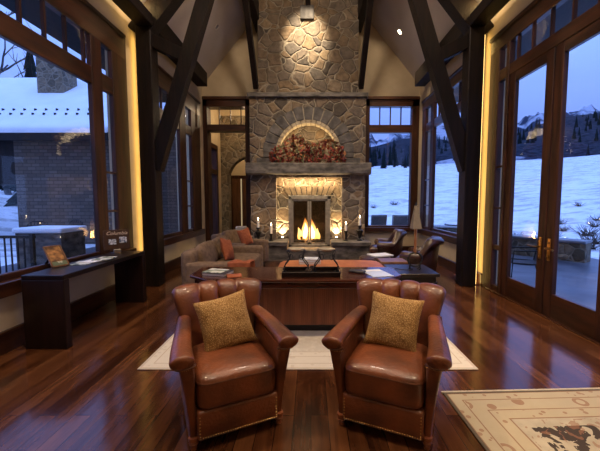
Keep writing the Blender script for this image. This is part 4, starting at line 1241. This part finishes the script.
def ceiling_fittings():
    def disc(x, y, nm, lab, lit):
        z = roof_z(x); s = 1 if x > 0 else -1
        o = empty(nm, (x, y, z)); n = Vector((-s * 1.22, 0, -1)).normalized(); o.rotation_euler = n.to_track_quat('Z', 'Y').to_euler(); tag(o, lab, 'ceiling light' if nm == 'downlight' else 'speaker')
        if nm == 'downlight':
            MB().lathe([(.085, -.005), (.09, .006), (.07, .012), (.062, .002)], 20).build('trim_ring', 'ceiling', o, smooth=True)
            MB().lathe([(.058, -.004), (.058, .004)], 18).build('lens', 'lamp' if lit else 'vent', o)
        else:
            MB().lathe([(.12, -.005), (.12, .005), (.10, .008)], 22).build('grille', 'vent', o, smooth=True)
        return o
    disc(2.34, 9.05, 'downlight', 'lit recessed ceiling light on the right slope near the chimney', True)
    disc(-2.38, 8.7, 'downlight', 'unlit recessed ceiling light on the left slope near the chimney', False)
    disc(2.0, 7.1, 'ceiling_speaker', 'round grey ceiling speaker on the right slope', False)
    disc(-2.05, 7.1, 'ceiling_speaker', 'round grey ceiling speaker on the left slope', False)
# ------------------------------------------------------------------ outdoors
def ground_z(x, y):
    r = math.hypot(x, y - 4)
    z = -.06
    if x > -2:
        k = max(0, r - 13); z += .142 * k * min(1, k / 14) if r < 100 else .142 * 87
        z += .35 * noise.noise(Vector((x * .06, y * .06, 0))) * min(1, k / 10)
    else:
        k = max(0, r - 15); z += .16 * min(k, 60) * min(1, k / 10)
    return z

def outdoors():
    # snow ground
    t = MB()
    rs = [4.3, 6, 8, 10, 12, 14, 16, 19, 22, 26, 31, 37, 44, 52, 62, 74, 88, 104]
    def f(u, v):
        i = v * (len(rs) - 1); k = min(int(i), len(rs) - 2); r = rs[k] + (rs[k + 1] - rs[k]) * (i - k)
        a = R(-100 + 200 * u); x = r * math.sin(a); y = 4 + r * math.cos(a)
        return (x, y, ground_z(x, y))
    t.grid(f, 90, 51)
    bmesh.ops.recalc_face_normals(t.bm, faces=t.bm.faces)
    # keep the terrain outside the house footprint
    inside = [fc for fc in t.bm.faces if abs(fc.calc_center_median().x) < 4.2 and fc.calc_center_median().y < 10.2]
    bmesh.ops.delete(t.bm, geom=inside, context='FACES')
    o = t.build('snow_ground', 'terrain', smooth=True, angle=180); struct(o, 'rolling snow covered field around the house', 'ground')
    # forested hills
    t = MB()
    def hill(u, v):
        a = R(-95 + 190 * u); r = 98 + v * 170
        x = r * math.sin(a); y = 4 + r * math.cos(a)
        side = max(0, min(1, (math.degrees(a) - 8) / 30))
        hgt = 12 + v ** .8 * (29 + 13 * side + 5 * math.sin(a * 9) + 4 * math.sin(a * 21 + 1)) + 3 * noise.noise(Vector((x * .03, y * .03, 3)))
        return (x, y, hgt)
    t.grid(hill, 120, 24)
    bmesh.ops.recalc_face_normals(t.bm, faces=t.bm.faces)
    o = t.build('forested_hills', 'forest_floor', smooth=True, angle=180); struct(o, 'dark forested hillside beyond the snow field', 'hills')
    t = MB()
    def mt(u, v):
        a = R(-70 + 150 * u); r = 620 + 260 * v
        x = r * math.sin(a); y = r * math.cos(a)
        ridge = 136 + 42 * noise.fractal(Vector((a * 11, 1.3 + v * .6, 0)), .75, 2.1, 6)
        return (x, y, (20 + (ridge + 16 + 2 * max(0, min(1, (math.degrees(a) - 14) / 14))) * (v * (2 - v))) )
    t.grid(mt, 420, 20)
    bmesh.ops.recalc_face_normals(t.bm, faces=t.bm.faces)
    o = t.build('mountains', 'mountain', smooth=True, angle=180); struct(o, 'distant snowy mountain ridge under the dusk sky', 'mountains')
    # patio slabs
    p = MB().box(3.55, 7.9, -2, 11.5, -.16, -.02).build('patio', 'patio'); struct(p, 'wet dark flagstone patio outside the glazed doors', 'patio')
    p = MB().box(-7.6, -3.55, -2, 12, -.16, -.02).build('patio_side', 'patio'); struct(p, 'wet dark flagstone terrace outside the left window', 'patio')
    p = MB().box(1.0, 6.0, 11.5, 14.2, -.16, -.02).build('patio_rear', 'patio'); struct(p, 'flagstone terrace behind the back window', 'patio')
    # roof overhang outside
    for s in (-1, 1):
        q = MB().prism([(s * 3.5, 4.5), (s * 4.7, 4.55), (s * 4.75, 4.75), (s * 3.55, 5.0)], 'y', -3, 10.2)
        struct(q.build('eave_overhang', 'timber_y'), 'dark roof overhang outside the %s windows' % ('left' if s < 0 else 'right'), 'roof')
    # low stone wall
    w = empty('low_stone_wall', (6.5, 9.6, -.02)); tag(w, 'low stone wall at the edge of the patio seen through the doors', 'garden wall')
    w.rotation_euler = (0, 0, R(0))
    a, b = Vector((-.95, 1.3, 0)), Vector((.75, -1.05, 0))
    MB().beam(a + Vector((0, 0, .24)), b + Vector((0, 0, .24)), .45, .5).build('stonework', 'stone_far', w)
    MB().beam(a + Vector((0, 0, .525)), b + Vector((0, 0, .525)), .55, .08, r=.02).build('capstone', 'patio', w)
    w2 = empty('snowy_garden_wall', (6.3, 13.5, -.02)); tag(w2, 'snow topped low stone wall outside the corner window', 'garden wall')
    MB().box(-2.4, .2, -.2, .2, 0, .52).build('stonework', 'stone_far', w2); MB().box(-2.45, .25, -.25, .25, .52, .66, .05, 3).build('snow_cap', 'snow', w2, smooth=True)
    # outdoor chairs
    def sling():
        o = empty('patio_chair'); 
        MB().grid(lambda u, v: (-.25 + .5 * u, .22 + .16 * v, .42 + .62 * v - .02 * math.sin(PI * u)), 8, 10)
        q = MB()
        q.grid(lambda u, v: (-.25 + .5 * u, .22 + .14 * v, .42 + .66 * v), 6, 8).grid(lambda u, v: (-.25 + .5 * u, -.25 + .47 * v, .43 - .015 * math.sin(PI * v)), 6, 8)
        s = q.build('sling', 'sling', o); md = s.modifiers.new('s', 'SOLIDIFY'); md.thickness = .02; bake(s)
        for sx in (-.27, .27):
            MB().tube([(sx, -.27, 0), (sx, -.25, .43), (sx, .22, .42), (sx, .37, 1.1)], .016, 6).build('side_frame', 'iron', o)
            MB().tube([(sx, .34, 0), (sx, .24, .42)], .016, 6).build('leg', 'iron', o)
            MB().tube([(sx, -.26, .43), (sx, -.24, .66), (sx, .28, .68)], .016, 6).build('armrest', 'iron', o)
        MB().tube([(-.27, .37, 1.1), (.27, .37, 1.1)], .016, 6).build('top_rail', 'iron', o)
        return o
    spots = [((2.35, 11.9), 186, 'grey sling patio chair beside the chimney edge of the back window'), ((3.18, 11.95), 175, 'grey sling patio chair in the middle of the back window'), ((3.85, 12.0), 165, 'grey sling patio chair at the corner edge of the back window'),
             ((4.15, 6.35), 250, 'dark patio chair just outside the glazed doors'), ((4.95, 10.3), 220, 'dark patio chair outside the corner window')]
    pr = sling()
    for i, (p, a, lab) in enumerate(spots):
        o = pr if i == 0 else copy_tree(pr)
        o.location = (p[0], p[1], -.02); o.rotation_euler = (0, 0, R(a)); tag(o, lab, 'patio chair', 'patio chairs')
    t = empty('patio_table', (5.6, 12.2, -.02)); tag(t, 'snow dusted patio table outside the corner window', 'table')
    MB().lathe([(.6, .70), (.62, .73), (.6, .75)], 24).build('tabletop', 'sling', t); MB().lathe([(.57, .75), (.5, .80), (.2, .82)], 24).build('snow_cap', 'snow', t, smooth=True)
    MB().lathe([(.3, 0), (.3, .03), (.05, .06), (.05, .70)], 14).build('pedestal', 'iron', t)
    # shrubs in the snow
    rnd = random.Random(11)
    def shrub(seed):
        rn = random.Random(seed); q = MB()
        for i in range(46):
            a = rn.uniform(0, 2 * PI); e = rn.uniform(.25, 1); p = [Vector((rn.uniform(-.12, .12), rn.uniform(-.12, .12), 0))]
            d = Vector((math.cos(a) * (1 - e * .5), math.sin(a) * (1 - e * .5), e))
            for k in range(4): p.append(p[-1] + (d + Vector((rn.uniform(-.35, .35),) * 1 + (rn.uniform(-.35, .35), rn.uniform(-.1, .2)))) * .19)
            q.tube(p, [.018, .014, .011, .008, .005], 4)
        return q
    pro = [shrub(s).build('bare_shrub', 'twig') for s in (1, 2, 3)]
    sp = [(9.6, 11.2, 1.1), (10.8, 12.4, 1.3), (11.9, 10.9, 1.2), (13.2, 12.6, 1.4), (14.0, 10.6, 1.2), (15.0, 11.9, 1.5), (9.9, 13.6, 1.0), (12.0, 14.3, 1.2), (8.6, 13.9, 1.6), (4.9, 26, .7), (6.8, 27, .9), (3.2, 27, .6), (15.5, 13.2, 1.3), (16.5, 12.2, 1.2)] + [(8.3 + 1.15 * i + .5 * math.sin(i * 5), 13.5 + 1.2 * math.sin(i * 2.7) + .35 * i, .7 + .3 * math.sin(i * 3)) for i in range(14)] + [(9 + 2.1 * i, 19 + 2.5 * math.sin(i * 1.9), .8) for i in range(9)]
    keep = []
    for q in sp:
        if all(math.hypot(q[0] - w[0], q[1] - w[1]) > 1.0 * (q[2] + w[2]) / 1.6 for w in keep): keep.append(q)
    for i, (x, y, s) in enumerate(keep):
        o = pro[i] if i < 3 else pro[i % 3].copy()
        if i >= 3: COL.objects.link(o)
        o.location = (x, y, ground_z(x, y) - .03); o.scale = (s * .8, s * .8, s * .62); o.rotation_euler = (0, 0, rnd.uniform(0, 6))
        tag(o, 'bare dry shrub poking through the snow field beyond the patio', 'shrub', 'shrubs in the snow')
    # conifers
    def conifer(seed, H=9):
        rn = random.Random(seed); q = MB(); n = 11
        for k in range(9):
            z0 = H * (.08 + .86 * k / 9); r0 = H * .17 * (1 - k / 9.4) + .08; z1 = z0 + H * .17
            t = bmesh.new(); top = t.verts.new((0, 0, min(H, z1))); ring = []
            for j in range(n * 2):
                a = PI * j / n + k; rr = r0 * (1 if j % 2 else .55) * rn.uniform(.8, 1.15); ring.append(t.verts.new((rr * math.cos(a), rr * math.sin(a), z0 - (.05 * H * (.6 if j % 2 else 0)) * rn.uniform(.5, 1))))
            for j in range(2 * n): t.faces.new((top, ring[j], ring[(j + 1) % (2 * n)]))
            c = t.verts.new((0, 0, z0 + .05 * H))
            for j in range(2 * n): t.faces.new((c, ring[(j + 1) % (2 * n)], ring[j]))
            q.merge(t)
        return q
    meshes = []
    for s in (1, 2, 3):
        o = conifer(s).build('conifer', 'conifer'); MB().lathe([(.16, 0), (.12, 1.2)], 7).build('trunk', 'bark', o); meshes.append(o)
    used = set(); cnt = 0
    def put(x, y, z, s, lab, group):
        nonlocal cnt
        k = cnt % 3
        if k in used: o = copy_tree(meshes[k])
        else: o = meshes[k]; used.add(k)
        cnt += 1
        o.location = (x, y, z); o.scale = (s * 1.0, s, s * rnd.uniform(.85, 1.2)); o.rotation_euler = (0, 0, rnd.uniform(0, 6)); tag(o, lab, 'tree', group)
    taken = []
    def spread(a0, a1, r0, r1, gap):
        for _ in range(400):
            a = R(rnd.uniform(a0, a1)); r = rnd.uniform(r0, r1); x = r * math.sin(a); y = 4 + r * math.cos(a)
            if all(math.hypot(x - q, y - w) > gap for q, w in taken): break
        taken.append((x, y)); return x, y
    # near stand left of the wing roof
    for x, y, s in ((-17.7, 21.5, 1.15), (-20.3, 24.0, .9), (-22.6, 25, .85)):
        put(x, y, -.2 + ground_z(x, y) * .5, s, {-17.7: 'dark conifer directly left of the stone chimney outside', -20.3: 'middle of the dark conifers beyond the snowy roof', -22.6: 'leftmost of the dark conifers beyond the snowy roof'}[x], None)
    for i in range(26):      # behind the back window
        x, y = spread(5, 21, 82, 97, 3.0)
        put(x, y, ground_z(x, y) - .3, rnd.uniform(.32, .6), 'snow field conifer in the scattered stand seen through the back window', 'conifers beyond the back window')
    for i in range(215):     # forest edge and slope
        x, y = spread(19, 62, 97, 220, 2.6); r = math.hypot(x, y - 4); a = math.atan2(x, y - 4)
        v = max(0, (r - 98) / 170); side = max(0, min(1, (math.degrees(a) - 8) / 30))
        z = 12 + v ** .8 * (29 + 13 * side + 5 * math.sin(a * 9) + 4 * math.sin(a * 21 + 1)) if r > 98 else 12
        put(x, y, z - 1.2, rnd.uniform(.3, .62), 'dark conifer in the forest at the top edge of the snow field', 'conifers on the hillside')
    for i in range(40):
        x, y = spread(3, 20, 98, 140, 4); r = math.hypot(x, y - 4)
        put(x, y, 10.5 + (r - 96) * .2, rnd.uniform(.5, .85), 'far conifer in the dark tree line below the peaks in the back window', 'far conifers below the peaks')
    # bare trees
    def bare(seed, H):
        rn = random.Random(seed); q = MB()
        def br(p, d, L, r_, lev):
            pts = [p]; dd = d.copy()
            for k in range(5):
                dd = (dd + Vector((rn.uniform(-.16, .16), rn.uniform(-.16, .16), .05))).normalized(); pts.append(pts[-1] + dd * L / 5)
            q.tube(pts, [r_ * (1 - .13 * k) for k in range(6)], 5 if lev > 1 else 7)
            if lev < 4:
                for i in range(5 if lev == 0 else 3):
                    k = rn.randint(2, 5); a = rn.uniform(0, 2 * PI)
                    nd = (dd * .75 + Vector((math.cos(a), math.sin(a), rn.uniform(.0, .5))) * .75).normalized()
                    br(pts[k], nd, L * rn.uniform(.45, .7), r_ * .58, lev + 1)
        br(Vector((0, 0, 0)), Vector((0, 0, 1)), H * .66, H * .015, 0)
        return q
    for i, (x, y, H, lab) in enumerate(((-20.6, 23, 15, 'tall bare tree beyond the snowy roof, the one nearest the conifers'), (-17.5, 33, 15, 'slim bare tree standing behind the stone chimney outside'))):
        o = bare(i + 4, H).build('bare_tree', 'bark'); o.location = (x, y, 0); tag(o, lab, 'tree', 'bare trees')
    # neighbouring wing
    b = empty('house_wing', (-9.2, 12.5, 0)); tag(b, 'house wing with shingled wall and snow covered roof outside the left window', 'building')
    off = Vector(b.location)
    def fin(mb, nm, m, par=b, **k):
        bmesh.ops.translate(mb.bm, vec=-off, verts=mb.bm.verts); return mb.build(nm, m, par, **k)
    fin(MB().box(-11.1, -7.45, 12.5, 16, -.1, 4.15), 'shingle_wall', 'shingle')
    fin(MB().box(-19, -11.1, 12.6, 13.0, 2.2, 4.15), 'porch_header', 'timber')
    for x in (-14.2, -17.6): fin(MB().box(x - .15, x + .15, 12.65, 12.95, -.1, 2.2), 'porch_post', 'timber')
    fin(MB().prism([(11.9, 3.95), (17.2, 7.5), (17.2, 7.3), (12.3, 3.8), (11.9, 3.75)], 'x', -19, -7.2), 'roof', 'timber')
    sn = fin(MB().prism([(11.82, 3.96), (11.8, 4.16), (11.95, 4.3), (17.2, 7.82), (17.25, 7.5)], 'x', -19, -7.15, .05), 'roof_snow', 'snow', smooth=True)
    fin(MB().box(-19, -7.2, 11.85, 11.93, 3.72, 3.97), 'fascia', 'timber')
    for row, yy in enumerate((12.75, 13.15)):
        z = 4.3 + (yy - 11.95) * .67
        for i in range(22):
            x = -16.4 + i * .42 + .2 * row; fin(MB().box(x - .03, x + .03, yy - .03, yy + .05, z - .1, z + .07, .008, 1), 'snow_guard', 'iron')
    ch = MB().box(-12.1, -10.95, 15.0, 15.9, 5.8, 8.05); fin(ch, 'chimney', 'stone_far')
    fin(MB().box(-12.2, -10.85, 14.9, 16.0, 5.6, 6.15), 'chimney_flashing', 'sling')
    fin(MB().box(-7.45, -5.1, 14.2, 14.5, -.1, 4.3), 'link_wall', 'shingle'); fin(MB().box(-7.45, -5.1, 13.9, 14.8, 4.3, 4.6, .06, 2), 'link_snow', 'snow', smooth=True)
    fin(MB().box(-7.2, -7.05, 12.2, 12.45, 2.2, 2.5, .01, 1), 'wall_lantern', 'iron')
    # stone counter outside
    c = empty('stone_counter', (-6.25, 7.9, -.02)); tag(c, 'dark stone outdoor counter with snow on top beside the terrace', 'counter')
    MB().box(-.55, .5, -.35, .45, 0, .86).build('stonework', 'mantel', c); MB().box(-.6, .55, -.4, .5, .86, .98, .04, 3).build('snow_cap', 'snow', c, smooth=True)
    # iron railing
    r = empty('iron_railing', (-5.4, 6.0, -.02)); tag(r, 'black iron railing outside the left window in front of the counter', 'railing')
    q = MB().box(-2.6, .35, -.025, .025, .92, .97).box(-2.6, .35, -.02, .02, .10, .13); q.build('rail', 'iron', r)
    for i in range(4): x = -2.55 + i * .95; MB().box(x - .03, x + .03, -.03, .03, 0, 1.0).build('post', 'iron', r)
    for i in range(24): x = -2.45 + i * .118; MB().box(x - .01, x + .01, -.01, .01, .12, .94).build('baluster', 'iron', r)
    # iron terrace chairs behind the counter
    def ichair():
        o = empty('iron_chair')
        q = MB().tube([(-.24, .22, .44), (-.24, .30, .95), (-.12, .31, 1.03), (.12, .31, 1.03), (.24, .30, .95), (.24, .22, .44)], .015, 6)
        for k in range(5): x = -.16 + .08 * k; q.tube([(x, .22, .45), (x, .305, 1.01)], .008, 5)
        q.build('backrest', 'iron', o); MB().box(-.25, .25, -.24, .24, .42, .45, .01, 1).build('seat', 'iron', o)
        for a in (-.23, .23):
            for b_ in (-.22, .22): MB().tube([(a, b_, 0), (a, b_, .43)], .014, 6).build('leg', 'iron', o)
        return o
    pr = ichair()
    for i, (x, y, a, lab) in enumerate(((-8.1, 9.6, 20, 'black iron chair behind the outdoor counter, farthest from the house'), (-7.2, 9.7, -15, 'black iron chair behind the outdoor counter, nearer the house'))):
        o = pr if i == 0 else copy_tree(pr); o.location = (x, y, -.06 if x < -7.6 else -.02); o.rotation_euler = (0, 0, R(a)); tag(o, lab, 'chair', 'iron terrace chairs')

def hall_chair():
    o = empty('slipper_chair', (-2.25, 11.1, 0), 10); tag(o, 'pale cream slipper chair in the hall beyond the lounge chair', 'chair')
    rounded('seat', o, 'wax', -.3, .3, -.3, .26, .12, .42, .06); rounded('backrest', o, 'wax', -.3, .3, .18, .32, .3, .72, .06)
    for a in (-.24, .24):
        for b in (-.22, .24): MB().box(a - .02, a + .02, b - .02, b + .02, 0, .14).build('leg', 'espresso', o)

def world():
    w = bpy.data.worlds.new('dusk_sky'); scene.world = w; w.use_nodes = True; nt = w.node_tree; nt.nodes.clear()
    out = nt.nodes.new('ShaderNodeOutputWorld'); bg = nt.nodes.new('ShaderNodeBackground'); nt.links.new(bg.outputs[0], out.inputs[0])
    tc = nt.nodes.new('ShaderNodeTexCoord'); sp = nt.nodes.new('ShaderNodeSeparateXYZ'); nt.links.new(tc.outputs['Generated'], sp.inputs[0])
    r = ramp(nt, [(0, (.30, .38, .70)), (.1, (.40, .52, .97)), (.22, (.19, .31, .88)), (.45, (.30, .52, 1.4)), (1, (.5, .85, 2.1))])
    nz = nt.nodes.new('ShaderNodeTexNoise'); nz.inputs['Scale'].default_value = 2.2; nz.inputs['Detail'].default_value = 4
    mp = nt.nodes.new('ShaderNodeMapping'); mp.inputs['Scale'].default_value = (1, 1, 5); nt.links.new(tc.outputs['Generated'], mp.inputs[0]); nt.links.new(mp.outputs[0], nz.inputs[0])
    ad = nt.nodes.new('ShaderNodeMath'); ad.operation = 'MULTIPLY_ADD'; nt.links.new(nz.outputs[0], ad.inputs[0]); ad.inputs[1].default_value = .10; nt.links.new(sp.outputs[2], ad.inputs[2])
    nt.links.new(ad.outputs[0], r.inputs[0]); nt.links.new(r.outputs[0], bg.inputs[0]); bg.inputs[1].default_value = 1.0

def area(loc, tgt, e, sx, sy, col):
    l = bpy.data.lights.new('strip_glow', 'AREA'); l.energy = e; l.color = col; l.shape = 'RECTANGLE'; l.size = sx; l.size_y = sy
    o = bpy.data.objects.new('strip_glow', l); o.location = loc; COL.objects.link(o)
    o.rotation_euler = (Vector(tgt) - Vector(loc)).to_track_quat('-Z', 'X' if False else 'Y').to_euler(); return o

def lights():
    W = (1, .74, .46)
    # ceiling downlights
    for x, y, e in ((-1.5, .9, 900), (1.5, .9, 900), (-2.3, 2.9, 420), (2.3, 2.9, 420), (-1.4, 6.4, 700), (1.4, 6.4, 700), (2.3, 8.95, 220)):
        spot((x, y, roof_z(x) - .15), (x * .8, y + (.5 if y < 2 else 0), 0), e, W, 85, .7)
    # accent on the upper chimney breast, then added fill for the lower breast
    spot((-.2, 7.4, 7.6), (-.14, 9.28, 5.95), 1700, (1, .82, .58), 34, 1)
    spot((0, 5.2, 7.9), (-.1, 9.2, 3.2), 620, (1, .80, .58), 44, 1)  # added ambient fill spot, no fixture, lifts the lower breast
    # niche and hearth strips
    for k in range(11): a = PI * (k + .5) / 11; lamp((-.07 + .66 * math.cos(a), 9.36, 2.86 + .66 * math.sin(a)), 1.5, (1, .74, .42), .11)
    for x in (-.82, .73): spot((x, 9.37, .575), (x, 9.44, 2.2), 130, (1, .74, .40), 110, .9, .02)
    area((-.055, 9.24, 2.22), (-.055, 9.42, 1.6), 34, 1.6, .03, (1, .72, .38))
    # fire
    lamp((-.06, 9.60, .58), 70, (1, .42, .10), .12)
    lamp((-.06, 9.1, .7), 8, (1, .5, .16), .15)
    # warm lamps above the post heads
    for s in (-1, 1):
        lamp((s * 3.14, 6.14, 4.68), 2.5, (1, .66, .27), .03); lamp((s * 2.95, 5.85, 5.02), 6, (1, .66, .27), .03)
    # added fill lights without fixtures high in the vault, brightening ceiling and gable
    for y in (.5, 4.6): lamp((0, y, 7.0), 260, (1, .80, .62), .3)
    # hall
    lamp((-2.2, 11.2, 4.4), 30, W, .06); lamp((-2.6, 13.8, 4.3), 40, W, .06)

def camera():
    cd = bpy.data.cameras.new('cam'); cd.sensor_width = 36; cd.lens = 330 * 36 / 600; cd.shift_x = -11 / 600; cd.clip_end = 3000; cd.clip_start = .05
    o = bpy.data.objects.new('camera', cd); COL.objects.link(o); o.location = (0, 0, 1.58); o.rotation_euler = (R(90) - math.atan(24.5 / 330), 0, 0); scene.camera = o

shell(); windows(); patio_doors(); hall(); timbers(); fireplace(); garland(); candles()
rugs(); armchairs(); console(); sofa_table(); sofas(); club_chairs(); ceiling_fittings()
outdoors(); hall_chair(); world(); lights(); camera()
scene.view_settings.view_transform = 'Standard'
scene.view_settings.look = 'None'
scene.view_settings.exposure = .3
scene.view_settings.gamma = 1
scene.cycles.max_bounces = 8
scene.cycles.transparent_max_bounces = 16
scene.cycles.sample_clamp_indirect = 4
